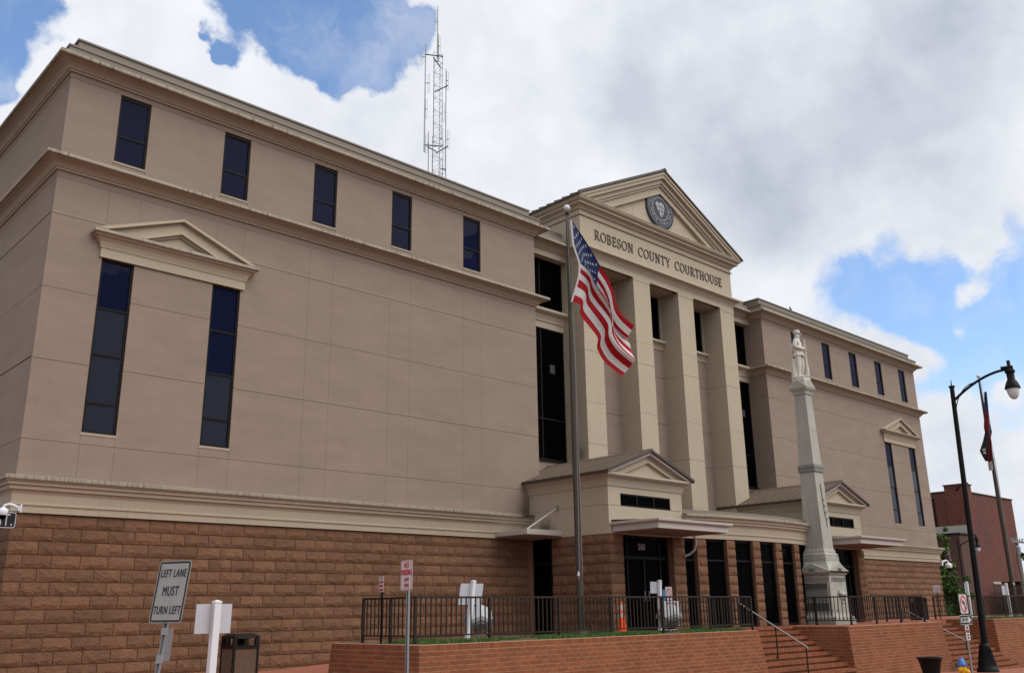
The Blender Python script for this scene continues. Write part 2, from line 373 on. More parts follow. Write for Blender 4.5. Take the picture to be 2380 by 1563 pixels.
def tag(o, label, cat, group=None):
    o['label'] = label; o['category'] = cat
    if group: o['group'] = group
    return o
def thing(name, label, cat, loc=(0, 0, 0), group=None):
    o = bpy.data.objects.new(name, None); o.empty_display_size = 0.3; COL.objects.link(o); o.location = loc
    return tag(o, label, cat, group)
def struct(name, mb, mat, kind='structure'):
    o = obj(name, mb, mat); o['kind'] = kind; return o
def dup_tree(root, loc):
    rr = root.copy(); COL.objects.link(rr); rr.location = loc
    for ch in list(root.children):
        c = ch.copy(); COL.objects.link(c); c.parent = rr
        for g in list(ch.children):
            d = g.copy(); COL.objects.link(d); d.parent = c
    return rr

# lettering: built-in font turned into meshes before the scene fills up
def text_mesh(s, size=1.0, sx=1.0, spacing=1.0, ext=0.004, bold=0.0):
    cu = bpy.data.curves.new('lettering', 'FONT'); cu.body = s; cu.size = size; cu.align_x = 'CENTER'; cu.align_y = 'CENTER'
    cu.space_character = spacing; cu.extrude = ext; cu.offset = bold; cu.resolution_u = 4; cu.space_line = 1.0
    ob = bpy.data.objects.new('lettering', cu); COL.objects.link(ob)
    bpy.context.view_layer.update()
    me = bpy.data.meshes.new_from_object(ob.evaluated_get(bpy.context.evaluated_depsgraph_get()))
    bpy.data.objects.remove(ob); bpy.data.curves.remove(cu)
    mb = MB(); mb.v = [(v.co.x*sx, v.co.y, v.co.z) for v in me.vertices]; mb.f = [tuple(p.vertices) for p in me.polygons]; mb.mi = [0]*len(mb.f)
    bpy.data.meshes.remove(me)
    return mb
def frame3(o, ex, ey):                 # matrix taking (x,y,0) to o + x*ex + y*ey
    ex = Vector(ex).normalized(); ey = Vector(ey); ey = (ey-ex*ey.dot(ex)).normalized(); ez = ex.cross(ey)
    m = Matrix((ex, ey, ez)).transposed().to_4x4(); m.translation = Vector(o); return m
TXT = {}
for key, (s, size, sx, bold) in {
    'll1': ('LEFT LANE', .165, .56, .0), 'll2': ('MUST', .20, .56, .0), 'll3': ('TURN LEFT', .165, .56, .0),
    'no': ('NO', .125, .64, .0), 'parking': ('PARKING', .125, .46, .0), 'any': ('ANY', .085, .66, .0), 'time': ('TIME', .085, .66, .0),
    'cp0': ('NO', .055, .8, .001), 'cp1': ('CELL PHONES', .065, .52, .0), 'cp2': ('ALLOWED IN', .065, .52, .0), 'cp3': ('COURTHOUSE', .065, .50, .0),
    'oneway': ('ONE WAY', .16, .62, .001), 'st': ('ST.', .19, .62, .0), '500': ('500', .30, .78, .0),
    'please': ('PLEASE USE', .15, .62, .003), 'other': ('OTHER DOOR', .15, .60, .003),
    '1861': ('1861', .20, .8, .004), '1865': ('1865', .20, .8, .004),
    }.items(): TXT[key] = text_mesh(s, size, sx, 1.12, bold=bold)
for ch in 'ROBESNCUTYHALI1787': 
    if ch not in TXT: TXT[ch] = text_mesh(ch, .20, .84, bold=.001)
def put_text(key, o, ex, ey, mat, parent, name='lettering'):
    src = TXT[key]; mb = MB(); mb.v = list(src.v); mb.f = list(src.f); mb.mi = [0]*len(mb.f)
    mb.xf(frame3(o, ex, ey)); return obj(name, mb, mat, parent, fix=False)
# ================================================================== setting
def gz(x, y): return -0.90-0.0205*x-0.02*y
def sheet(name, pts, mat, kind='structure', dz=0.0, nx=1):
    mb = MB(); mb.add([(x, y, gz(x, y)+dz) for x, y in pts], [tuple(range(len(pts)))])
    return struct(name, mb, mat, kind)
g = MB(); g.add([(-1500, -1500, -3.9), (1500, -1500, -3.9), (1500, 1500, -3.9), (-1500, 1500, -3.9)], [(0, 1, 2, 3)])
struct('ground', g, 'farground')
sheet('road', [(-90, -14), (125, -14), (125, 6.2), (-90, 6.2)], 'asphalt', dz=-0.01)
kb = MB()
kb.add([(-60, 6.2, gz(-60, 6.2)-.1), (80, 6.2, gz(80, 6.2)-.1), (80, 6.35, gz(80, 6.35)-.1), (-60, 6.35, gz(-60, 6.35)-.1),
        (-60, 6.2, gz(-60, 6.2)+.13), (80, 6.2, gz(80, 6.2)+.13), (80, 6.35, gz(80, 6.35)+.13), (-60, 6.35, gz(-60, 6.35)+.13)],
       [(0, 3, 2, 1), (4, 5, 6, 7), (0, 1, 5, 4), (1, 2, 6, 5), (2, 3, 7, 6), (3, 0, 4, 7)])
struct('kerb', kb, 'concrete')
sheet('pavement', [(-90, 6.35), (95, 6.35), (95, 24.5), (-90, 24.5)], 'paver', dz=0.125)
def rz(x): return -0.78+0.048*(x-13.1)     # brick walk that climbs along the left wing
rp = MB(); rp.add([(-12, 20.6, rz(-12)), (13.3, 20.6, rz(13.3)), (13.3, 21.0, rz(13.3)), (23.4, 21.0, rz(23.4)), (23.4, 24.2, rz(23.4)), (-12, 24.2, rz(-12)),
                   (-12, 20.6, -2.4), (13.3, 20.6, -2.4), (13.3, 21.0, -2.4), (23.4, 21.0, -2.4)],
                  [(0, 1, 2, 3, 4, 5), (0, 6, 7, 1), (1, 7, 8, 2), (2, 8, 9, 3)])
struct('sloping_walk', rp, 'paver')
tp = MB(); tp.box(23.4, 19.55, -0.6, 60, 24.4, -0.004); struct('terrace_paving', tp, 'paver')

# ================================================================== courthouse
S = 63.98
XL, XR_, YF = 6.36, 23.87, 24.0
CH = thing('courthouse', 'large taupe stucco courthouse with brown stone base and pedimented entrance portico', 'courthouse', (31.99, 24, 0))
def mir(mb):
    mb.v = [(S-v[0], v[1], v[2]) for v in mb.v]; return mb
def part(name, mb, mat, parent=None, smooth=False, mirror=False):
    if mirror: mir(mb)
    return obj(name, mb, mat, parent or CH, smooth)

# solid cores behind the finishes
core = MB()
core.box(XL+.115, YF+.115, -2.4, XR_-.01, 62, 15.0)
core.box(S-XR_+.01, YF+.115, -2.4, S-XL-.115, 62, 15.0)
core.box(XR_-.01, 25.16, -2.4, S-XR_+.01, 60, 15.0)
part('wall_core', core, 'eifs')

WIN = [(7.72, 8.58), (10.83, 11.69), (13.94, 14.81), (17.02, 17.87), (20.22, 21.06)]
Z = dict(low=3.90, g4=4.84, g3=6.89, g2=8.73, g1=10.76, mid=11.756, u0=12.28, u1=14.70)
TW0, TW1 = 5.13, 9.81
def panel(x0, x1, z0, z1, mirror, gl=.011, gb=.011, gtop=.011, mat='eifs', y=YF):
    mb = MB(); mb.box(x0+gl, y, z0+gb, x1-gl, y+.13, z1-gtop)
    part('wall_panel', mb, mat, None, False, mirror)
def gap(z): return .018 if z in (Z['g3'], Z['g1']) else .0048
for mirror in (False, True):
    cols = [XL]+[c for w in WIN for c in w]+[XR_]
    rows = [Z['low'], Z['g4'], Z['g3'], Z['g2'], Z['g1'], Z['mid']]
    for ci in range(len(cols)-1):
        x0, x1 = cols[ci], cols[ci+1]
        tall = ci in (1, 3)
        for ri in range(len(rows)-1):
            z0, z1 = rows[ri], rows[ri+1]
            segs = [(z0, z1, gap(z0), gap(z1))]
            if tall:
                segs = []
                if z0 < TW0: segs.append((z0, min(z1, TW0), gap(z0), gap(z1) if z1 < TW0 else 0))
                if z1 > TW1: segs.append((max(z0, TW1), z1, gap(z0) if z0 > TW1 else 0, gap(z1)))
            for a, b, ga, gb_ in segs:
                if b-a < .03: continue
                panel(x0, x1, a, b, mirror, .0028, ga, gb_)
        # storey under the roof cornice
        if ci % 2 == 0: panel(x0, x1, Z['u0'], Z['u1'], mirror, .003 if ci not in (0, 10) else .003, 0, .009)
        else: panel(x0, x1, Z['u0'], 12.64, mirror, .003, 0, 0)
    fz = MB(); fz.box(XL, YF+.004, Z['mid']+.004, XR_, YF+.13, 12.2); part('frieze_band', fz, 'eifs', None, False, mirror)
    fz = MB(); fz.box(XL, YF+.004, Z['u1']+.004, XR_, YF+.13, 15.1); part('frieze_band', fz, 'eifs', None, False, mirror)
for mirror in (False, True):
    for zz in (Z['g3'], Z['g1']):
        segs = [(XL, WIN[0][0]), (WIN[0][1], WIN[1][0]), (WIN[1][1], XR_)] if zz == Z['g3'] else [(XL, XR_)]
        for a, b in segs:
            mb = MB(); mb.box(a+.004, YF-.016, zz-.016, b-.004, YF+.1, zz+.006); part('reveal_strip', mb, 'cream', None, False, mirror)
# flank of the left wing (faces -X) and the inner returns
for z0, z1 in ((Z['low'], Z['g4']), (Z['g4'], Z['g3']), (Z['g3'], Z['g2']), (Z['g2'], Z['g1']), (Z['g1'], Z['mid']), (Z['mid'], 12.2), (Z['u0'], Z['u1']), (Z['u1'], 15.1)):
    a, b = (gap(z0), gap(z1)) if z0 not in (Z['u0'],) else (0, .009)
    mb = MB(); mb.box(XL, YF+.131, z0+a, XL+.13, 62, z1-b); part('wall_panel', mb, 'eifs')
    mb = MB(); mb.box(S-XL-.13, YF+.131, z0+a, S-XL, 62, z1-b); part('wall_panel', mb, 'eifs')
    for mirror in (False, True):
        mb = MB(); mb.box(XR_-.13, YF+.131, z0+a, XR_, 25.3, z1-b); part('wall_panel', mb, 'eifs', None, False, mirror)

# cornices
P_UP = [(0, 14.86), (.05, 14.86), (.05, 14.91), (.09, 14.92), (.12, 14.97), (.19, 15.04), (.29, 15.08), (.37, 15.085), (.37, 15.10)]
P_UPLIP = [(.30, 15.101), (.44, 15.101), (.455, 15.13), (.44, 15.215), (.30, 15.24), (0, 15.25), (0, 15.13)]
P_MID = [(0, 11.94), (.05, 11.94), (.05, 11.99), (.08, 12.0), (.11, 12.04), (.17, 12.11), (.27, 12.155), (.34, 12.16), (.34, 12.185), (0, 12.2)]
P_MIDLIP = [(0, 12.19), (.28, 12.186), (.40, 12.186), (.415, 12.21), (.40, 12.285), (.30, 12.30), (0, 12.31)]
P_LOW = [(0, 3.085), (.02, 3.085), (.02, 3.25), (.05, 3.26), (.05, 3.30), (.03, 3.32), (.04, 3.52), (.07, 3.58), (.13, 3.62), (.14, 3.70), (.19, 3.72), (.20, 3.79), (.235, 3.80), (.235, 3.829), (0, 3.829)]
P_LOWLIP = [(0, 3.83), (.27, 3.83), (.28, 3.85), (.28, 3.925), (.24, 3.94), (0, 3.96)]
wpath = [(XL, 62), (XL, YF), (XR_, YF), (XR_, 25.3)]
for mirror in (False, True):
    for nm, prof, mt in (('cornice', P_UP, 'cornice'), ('cornice_lip', P_UPLIP, 'lip'), ('cornice', P_MID, 'cornice'), ('cornice_lip', P_MIDLIP, 'lip')):
        mb = MB(); mb.sweep(prof, wpath); part(nm, mb, mt, None, False, mirror)
    lpath = [(XL, 62), (XL, YF), (23.325, YF)]
    for nm, prof, mt in (('cornice', P_LOW, 'cornice'), ('cornice_lip', P_LOWLIP, 'lip')):
        mb = MB(); mb.sweep(prof, lpath); part(nm, mb, mt, None, False, mirror)
    # stepped metal parapet above the cornice
    mb = MB(); mb.sweep([(.17, 15.235), (.17, 15.50), (.20, 15.51), (.20, 15.56), (0, 15.57), (0, 15.235)], wpath); part('parapet_step', mb, 'coping', None, False, mirror)
    mb = MB(); mb.sweep([(-.13, 15.5), (-.13, 15.93), (-.09, 15.94), (-.09, 15.995), (-.35, 16.0), (-.35, 15.5)], [(XL, 62), (XL, YF), (XR_, YF), (XR_, 27)]); part('parapet_coping', mb, 'coping', None, False, mirror)
    mb = MB(); mb.box(XL+.3, YF+.3, 15.45, XR_-.3, 61.7, 15.6); part('flat_roof', mb, 'coping', None, False, mirror)
# linking cornice across the recess between wing and portico
rpth = [(XR_-.02, 24.72), (S-XR_+.02, 24.72)]
for nm, prof, mt in (('cornice', P_UP, 'cornice'), ('cornice_lip', P_UPLIP, 'lip')):
    mb = MB(); mb.sweep(prof, [(XR_+.46, 24.72), (26.49, 24.72)]); part(nm, mb, mt)
    mb = MB(); mb.sweep(prof, [(37.46, 24.72), (S-XR_-.46, 24.72)]); part(nm, mb, mt)
for a, b in ((XR_+.001, 26.49), (37.46, S-XR_-.001)):
    mb = MB(); mb.box(a, 24.722, 14.60, b, 25.4, 15.2); part('lintel', mb, 'cream')
    mb = MB(); mb.box(a, 24.60, 15.235, b, 25.4, 15.56); part('parapet_step', mb, 'coping')
    mb = MB(); mb.box(a, 24.95, 15.5, b, 25.5, 15.99); part('parapet_coping', mb, 'coping')

# windows: frame with mullions, each pane its own piece
def window(x0, x1, z0, z1, y, cuts, mirror=False, vcuts=(), fr=.055, glass='glass', depth=.07, greys=()):
    """opening x0..x1, z0..z1 on a wall facing -Y, glass at y"""
    f = MB()
    f.box(x0, y-depth*.5, z0, x0+fr, y+depth*.5, z1); f.box(x1-fr, y-depth*.5, z0, x1, y+depth*.5, z1)
    f.box(x0+fr, y-depth*.5, z0, x1-fr, y+depth*.5, z0+fr); f.box(x0+fr, y-depth*.5, z1-fr, x1-fr, y+depth*.5, z1)
    zs = [z0+fr]+list(cuts)+[z1-fr]
    for c in cuts: f.box(x0+fr, y-depth*.45, c-.028, x1-fr, y+depth*.45, c+.028)
    xs = [x0+fr]+list(vcuts)+[x1-fr]
    for c in vcuts: f.box(c-.03, y-depth*.48, z0+fr, c+.03, y+depth*.48, z1-fr)
    if mirror: mir(f)
    w = obj('window', f, 'frame', CH)
    for i in range(len(zs)-1):
        for j in range(len(xs)-1):
            p = MB(); a = random.uniform(-.006, .006); b = random.uniform(-.010, .010)
            X0, X1, Z0, Z1 = xs[j]-.01, xs[j+1]+.01, zs[i]-.01, zs[i+1]+.01
            p.add([(X0, y+a, Z0), (X1, y-a, Z0), (X1, y-a+b, Z1), (X0, y+a+b, Z1), (X0, y+.012+a, Z0), (X1, y+.012-a, Z0), (X1, y+.012-a+b, Z1), (X0, y+.012+a+b, Z1)],
                  [(0, 1, 2, 3), (7, 6, 5, 4), (0, 4, 5, 1), (1, 5, 6, 2), (2, 6, 7, 3), (3, 7, 4, 0)])
            if mirror: mir(p)
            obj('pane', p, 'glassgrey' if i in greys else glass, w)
    return w
for mirror in (False, True):
    for (a, b) in WIN:
        window(a, b, 12.645, 14.655, YF+.075, [13.46], mirror)
        sl = MB(); sl.box(a-.03, YF-.018, 12.59, b+.03, YF+.1, 12.642); part('window_sill', sl, 'cornice', None, False, mirror)
    for wi, (a, b) in enumerate(WIN[:2]):
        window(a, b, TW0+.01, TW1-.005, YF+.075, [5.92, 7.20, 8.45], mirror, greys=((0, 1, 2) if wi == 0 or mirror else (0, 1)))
        sl = MB(); sl.box(a-.02, YF-.012, TW0-.055, b+.02, YF+.1, TW0+.006); part('window_sill', sl, 'cornice', None, False, mirror)
    # pediment over the pair of tall windows
    x0, x1 = WIN[0][0]-.02, WIN[1][1]+.05
    hd = MB(); hd.sweep([(0, 9.815), (.05, 9.815), (.05, 10.06), (.07, 10.07), (.09, 10.14), (.13, 10.24), (.20, 10.33), (.27, 10.355), (.27, 10.385), (.30, 10.39), (.30, 10.40), (0, 10.41)], [(x0, YF+.02), (x0, YF-.01), (x1, YF-.01), (x1, YF+.02)])
    part('window_hood', hd, 'cream', None, False, mirror)
    hl = MB(); hl.sweep([(0, 10.401), (.33, 10.401), (.345, 10.42), (.33, 10.50), (0, 10.53)], [(x0, YF+.02), (x0, YF-.01), (x1, YF-.01), (x1, YF+.02)])
    part('window_hood_lip', hl, 'lip', None, False, mirror)
    cx = (x0+x1)/2; ex = (x1-x0)/2+.27
    def tri(h0, h1, e): return [(cx-e, h0), (cx+e, h0), (cx, h1)]
    rk = MB()
    def rake(o, out_e, out_h, in_e, in_h, zb, y0, y1):
        for sg in (-1, 1):
            o.prism([(cx+sg*out_e, zb), (cx, zb+out_h), (cx, zb+in_h), (cx+sg*in_e, zb)], y0, y1)
    rake(rk, ex, .86, ex-.25, .79, 10.53, YF-.30, YF+.02)
    rake(rk, ex-.26, .785, 1.20, .50, 10.53, YF-.16, YF+.02)
    rake(rk, 1.19, .495, 1.05, .43, 10.53, YF-.22, YF+.02)
    rake(rk, 1.04, .425, .90, .36, 10.53, YF-.12, YF+.02)
    part('window_pediment', rk, 'cream', None, False, mirror)
    ty = MB(); ty.prism(tri(10.53, 10.88, .9), YF-.05, YF+.02); part('window_tympanum', ty, 'cream', None, False, mirror)

# ------------------------------------------------------------------ portico
PX0, PX1, PY = 26.5, 37.46, 23.9
PIL = [(26.5, 27.63), (29.82, 30.95), (33.02, 34.15), (36.33, 37.46)]
pl = [0.0, 3.0, 4.84, 6.91, 8.57, 10.70, 11.66, 14.45]
for (a, b) in PIL:
    for i in range(1, len(pl)-1):
        z0, z1 = pl[i], pl[i+1]
        ga = .010 if z0 in (6.91, 10.70) else .0045; gb_ = .010 if z1 in (6.91, 10.70) else .0045
        mb = MB(); mb.box(a, PY, z0+ga, b, 25.2, z1-gb_); part('pilaster_block', mb, 'cream')
    mb = MB(); mb.box(a+.012, PY+.012, 0, b-.012, 25.19, 14.4); part('pilaster_core', mb, 'cream')
    mb = MB(); mb.box(a-.012, PY-.012, 14.452, b+.012, 25.2, 14.56); part('pilaster_cap', mb, 'cream')
# bays between the pilasters
bays = [(27.63, 29.82), (30.95, 33.02), (34.15, 36.33)]
for (a, b) in bays:
    for z0, z1 in ((3.0, 4.84), (4.84, 6.91), (6.91, 8.57), (8.57, 10.70), (10.70, 12.0)):
        mb = MB(); mb.box(a+.002, 24.95, z0+.008, b-.002, 25.15, z1-.008); part('wall_panel', mb, 'eifs')
    sl = MB(); sl.sweep([(0, 12.0), (.03, 12.01), (.04, 12.12), (.10, 12.24), (.20, 12.28), (.20, 12.30), (.24, 12.305), (.24, 12.40), (0, 12.42)], [(a+.002, 24.95), (b-.002, 24.95)]); part('sill_cornice', sl, 'cream')
    window(a+.05, b-.05, 12.42, 14.56, 25.08, [], False, [(a+b)/2], glass='glassdk')
    mb = MB(); mb.box(a+.003, 24.96, 12.41, a+.05, 25.1, 14.56); mb.box(b-.05, 24.96, 12.41, b-.003, 25.1, 14.56); part('window_jamb', mb, 'cream')
# bays beside the portico
for (a, b) in ((XR_+.002, 26.498), (37.462, S-XR_-.002)):
    window(a, b, 12.48, 14.60, 25.10, [], False, [(a+b)/2], glass='glassdk')
    window(a, b, 6.28, 11.60, 25.10, [7.9], False, [(a+b)/2], glass='glassdk')
    sl = MB(); sl.sweep([(0, 11.60), (.02, 11.60), (.02, 11.86), (.06, 11.87), (.08, 11.96), (.16, 12.12), (.30, 12.20), (.30, 12.23), (.34, 12.235), (.34, 12.33), (.1, 12.36), (0, 12.48)], [(a, 25.02), (b, 25.02)]); part('sill_cornice', sl, 'cream')
    mb = MB(); mb.box(a, 25.02, 3.0, b, 25.15, 6.24); part('wall_panel', mb, 'eifs')
    mb = MB(); mb.box(a, 24.96, 6.20, b, 25.14, 6.279); part('window_sill', mb, 'frame')
    nt = MB(); nt.box((a+b)/2+.50, 25.075, 9.80, (a+b)/2+.78, 25.085, 10.16); part('paper_notice', nt, 'dimpaper')
# entablature
epath = [(PX0, 29), (PX0, PY), (PX1, PY), (PX1, 29)]
ent = MB(); ent.sweep([(0, 14.56), (0.01, 14.56), (.01, 14.80), (-.3, 14.80), (-.3, 14.56)], epath)
part('architrave', ent, 'cream')
so = MB(); so.box(PX0+.25, PY+.25, 14.57, PX1-.25, 29, 14.75); part('soffit', so, 'cream')
mb = MB(); mb.sweep([(0, 14.80), (.03, 14.80), (.03, 14.86), (.06, 14.88), (.10, 14.95), (.17, 15.02), (.25, 15.045), (.25, 15.065), (.30, 15.07), (.31, 15.10), (.30, 15.15), (0, 15.19)], epath); part('cornice', mb, 'cream')
frz = [PX0, 27.75, 30.1, 31.0, 33.4, 34.5, 36.5, PX1]
for i in range(len(frz)-1):
    mb = MB(); mb.box(frz[i]+(.004 if i else 0), PY, 15.19, frz[i+1]-(.004 if i < len(frz)-2 else 0), PY+.3, 16.56); part('frieze_panel', mb, 'cream')
for x0, x1 in ((PX0, PX0+.3), (PX1-.3, PX1)):
    mb = MB(); mb.box(x0, PY+.301, 15.19, x1, 29, 16.56); part('frieze_panel', mb, 'cream')
mb = MB(); mb.sweep([(-.2, 16.561), (.05, 16.561), (.07, 16.575), (.07, 16.615), (.02, 16.63), (.02, 16.79), (.10, 16.82), (.13, 16.90), (.19, 16.93), (.19, 16.955), (.30, 16.97), (.30, 17.05), (-.2, 17.07)], epath); part('cornice', mb, 'cream')
mb = MB(); mb.sweep([(-.2, 17.071), (.34, 17.071), (.37, 17.10), (.42, 17.13), (.42, 17.20), (.45, 17.21), (.45, 17.235), (-.2, 17.25)], epath); part('cornice', mb, 'cream')
# pediment: raking mouldings stepping in towards the tympanum
XC = (PX0+PX1)/2
EV, AP = (PX1-PX0)/2+.455, 20.18
ZB = 17.25; SL = (AP-ZB)/EV
def rakeb(mb, d0, d1, y0, y1):
    """band between offsets d0 and d1 (vertical) below the roof line"""
    for sg in (-1, 1):
        a0 = EV-d0/SL; a1 = EV-d1/SL
        mb.prism([(XC+sg*a0, ZB), (XC, AP-d0), (XC, AP-d1), (XC+sg*a1, ZB)], y0, y1)
for d0, d1, p in ((.02, .14, .45), (.14, .30, .40), (.30, .52, .26), (.52, .64, .18), (.64, .90, .10), (.90, 1.02, .16)):
    mb = MB(); rakeb(mb, d0, d1, PY-p, PY+.25); part('raking_moulding', mb, 'cream')
a1 = EV-1.02/SL
tx = [-a1, -3.0, -1.9, 1.75, 2.9, a1]
for i in range(len(tx)-1):
    def top(x): return AP-1.02-abs(x)*SL
    xs = [tx[i]+.004, tx[i+1]-.004]; poly = [(XC+xs[0], ZB), (XC+xs[1], ZB)]
    poly.append((XC+xs[1], max(ZB+.001, top(xs[1]))))
    if xs[0] < 0 < xs[1]: poly.append((XC, top(0)))
    poly.append((XC+xs[0], max(ZB+.001, top(xs[0]))))
    mb = MB(); mb.prism(poly, PY-.0, PY+.2); part('tympanum_panel', mb, 'cream')
# metal gable roof with seams
rf = MB()
for sg in (-1, 1):
    rf.prism([(XC, AP+.10), (XC+sg*(EV+.07), ZB-.035+.08), (XC+sg*(EV+.07), ZB-.035), (XC, AP+.02)], PY-.50, 30)
roof = part('gable_roof', rf, 'roof')
for sg in (-1, 1):
    for k in range(14):
        y = PY-.47+k*.46
        mb = MB(); mb.prism([(XC, AP+.14), (XC+sg*(EV+.08), ZB+.095), (XC+sg*(EV+.08), ZB+.045), (XC, AP+.10)], y, y+.035); obj('roof_seam', mb, 'roof', roof)
mb = MB(); mb.prism([(XC-.16, AP+.05), (XC, AP+.17), (XC+.16, AP+.05), (XC, AP+.12)], PY-.52, 30); obj('ridge_cap', mb, 'roof', roof)
mb = MB(); mb.prism([(PX0+.3, 17), (PX1-.3, 17), (XC, AP-.1)], PY+.3, 29.5); part('gable_core', mb, 'cream')

# serif lettering for the frieze
def glyph(ch, h):
    T_, t_, sw = .105*h, .05*h, .08*h      # thick, thin, serif
    mb = MB(); D_ = .035
    def bar(x0, z0, x1, z1, w):             # slanted bar with horizontal ends
        mb.prism([(x0-w/2, z0), (x0+w/2, z0), (x1+w/2, z1), (x1-w/2, z1)], 0, D_)
    def rect(x0, z0, x1, z1): mb.prism([(x0, z0), (x1, z0), (x1, z1), (x0, z1)], 0, D_)
    def serif(x, z, w=None): w = w or T_+2*sw; rect(x-w/2, z, x+w/2, z+.05*h)
    def arc(cx, cz, rx, rz, a0, a1, tk=T_, tn=t_, n=16):
        for i in range(n):
            p = [a0+(a1-a0)*i/n, a0+(a1-a0)*(i+1)/n]; q = []
            for a in p:
                c, s_ = math.cos(R(a)), math.sin(R(a)); w = tn+(tk-tn)*abs(c)
                q.append(((cx+rx*c, cz+rz*s_), (cx+(rx-w)*c, cz+(rz-tn)*s_)))
            mb.prism([q[0][0], q[1][0], q[1][1], q[0][1]], 0, D_)
    def stem(x): rect(x-T_/2, 0, x+T_/2, h); serif(x, 0); serif(x, h-.05*h)
    if ch == 'O': W = .84*h; arc(W/2, h/2, W/2, h/2*1.02, 0, 360, n=28)
    elif ch == 'C': W = .74*h; arc(.42*h, h/2, .42*h, h/2*1.02, 48, 312, n=24); rect(.66*h, .66*h, .70*h, .98*h)
    elif ch == 'E':
        W = .62*h; stem(.15*h); rect(.15*h, 0, .58*h, t_); rect(.15*h, h-t_, .56*h, h); rect(.15*h, .48*h, .45*h, .48*h+t_)
        rect(.54*h, 0, .60*h, .22*h); rect(.52*h, .80*h, .57*h, h); rect(.42*h, .41*h, .46*h, .62*h)
    elif ch == 'T': W = .70*h; stem(.35*h); rect(.02*h, h-t_, .68*h, h); rect(.01*h, .78*h, .06*h, h); rect(.64*h, .78*h, .69*h, h)
    elif ch == 'H': W = .82*h; stem(.16*h); stem(.66*h); rect(.16*h, .47*h, .66*h, .47*h+t_)
    elif ch == 'N': W = .84*h; rect(.13*h, 0, .13*h+t_, h); serif(.17*h, 0, .27*h); serif(.14*h, .95*h, .24*h); bar(.70*h, 0, .18*h, h, T_*1.05); rect(.66*h, 0, .66*h+t_, h); serif(.70*h, .95*h, .27*h)
    elif ch == 'U': W = .80*h; rect(.09*h, .3*h, .09*h+T_, h); serif(.165*h, .95*h); rect(.62*h, .3*h, .62*h+t_, h); serif(.66*h, .95*h, .28*h); arc(.393*h, .33*h, .305*h, .34*h, 180, 360, T_*.9, t_)
    elif ch == 'Y': W = .78*h; rect(.39*h-T_/2, 0, .39*h+T_/2, .46*h); serif(.39*h, 0); bar(.39*h, .42*h, .12*h, h, T_); bar(.40*h, .42*h, .66*h, h, t_); serif(.12*h, .95*h, .3*h); serif(.67*h, .95*h, .26*h)
    elif ch == 'B': W = .68*h; stem(.15*h); arc(.34*h, .745*h, .24*h, .255*h, -90, 90); arc(.34*h, .26*h, .29*h, .27*h, -90, 90); rect(.15*h, h-t_, .36*h, h); rect(.15*h, 0, .36*h, t_); rect(.15*h, .475*h, .36*h, .475*h+t_)
    elif ch == 'R': W = .76*h; stem(.15*h); arc(.34*h, .73*h, .26*h, .27*h, -90, 90); rect(.15*h, h-t_, .36*h, h); rect(.15*h, .46*h, .36*h, .46*h+t_); bar(.68*h, 0, .36*h, .48*h, T_); serif(.70*h, 0, .2*h)
    elif ch == 'S': W = .58*h; arc(.28*h, .735*h, .25*h, .28*h, 35, 270, T_*.85); arc(.28*h, .265*h, .27*h, .28*h, -145, 90, T_*.85); rect(.47*h, .72*h, .51*h, .97*h); rect(.03*h, .03*h, .07*h, .28*h)
    else: W = .4*h
    return mb, W
HT = .43
words = 'ROBESON COUNTY COURTHOUSE'; xs = 0; gl = []
for ch in words:
    if ch == ' ': xs += .30; continue
    mb, W = glyph(ch, HT); gl.append((mb, xs)); xs += W+.055
k = (36.62-27.38)/(xs-.055)
for mb, x in gl:
    mb.v = [(27.38+(x+v[0])*k, PY-.034+v[1], 15.68+v[2]) for v in mb.v]
    part('frieze_letter', mb, 'letter')

# round county seal in the pediment
SC = (XC+.02, PY-.005, 18.42); SR = 1.0
def disc(r, y0, y1, n=48):
    mb = MB(); mb.prism([(SC[0]+r*math.cos(2*math.pi*i/n), SC[2]+r*math.sin(2*math.pi*i/n)) for i in range(n)], SC[1]+y0, SC[1]+y1); return mb
def ring(r0, r1, y0, y1, n=48):
    mb = MB()
    for i in range(n):
        a, b = 2*math.pi*i/n, 2*math.pi*(i+1)/n
        mb.prism([(SC[0]+r*math.cos(t), SC[2]+r*math.sin(t)) for r, t in ((r0, a), (r1, a), (r1, b), (r0, b))], SC[1]+y0, SC[1]+y1)
    return mb
seal = part('county_seal', disc(SR, -.08, 0), 'sealblue'); seal['label'] = 'round dark blue county seal with pale lettering'
rope = MB()
for i in range(64):
    a = 2*math.pi*i/64; b = a+.09
    rope.tube([(SC[0]+.90*math.cos(a), SC[1]-.085, SC[2]+.90*math.sin(a)), (SC[0]+.985*math.cos(b), SC[1]-.085, SC[2]+.985*math.sin(b))], .014, 5)
obj('rope_border', rope, 'sealrope', seal)
obj('inner_ring', ring(.545, .575, -.088, -.08), 'sealgrey', seal)
obj('outer_ring', ring(.872, .885, -.088, -.08), 'sealgrey', seal)
rr_ = random.Random(3)
mp_ = [(-.42, .22), (-.30, .36), (-.05, .30), (.02, .40), (.22, .36), (.30, .24), (.34, .05), (.26, -.12), (.22, -.30), (.05, -.50), (-.06, -.46), (-.12, -.28), (-.24, -.14), (-.36, .06)]
mm = MB(); mm.prism([(SC[0]+x*.86, SC[2]+z*.86) for x, z in mp_], SC[1]-.095, SC[1]-.08); obj('county_map', mm, 'sealgrey', seal)
ln = MB()
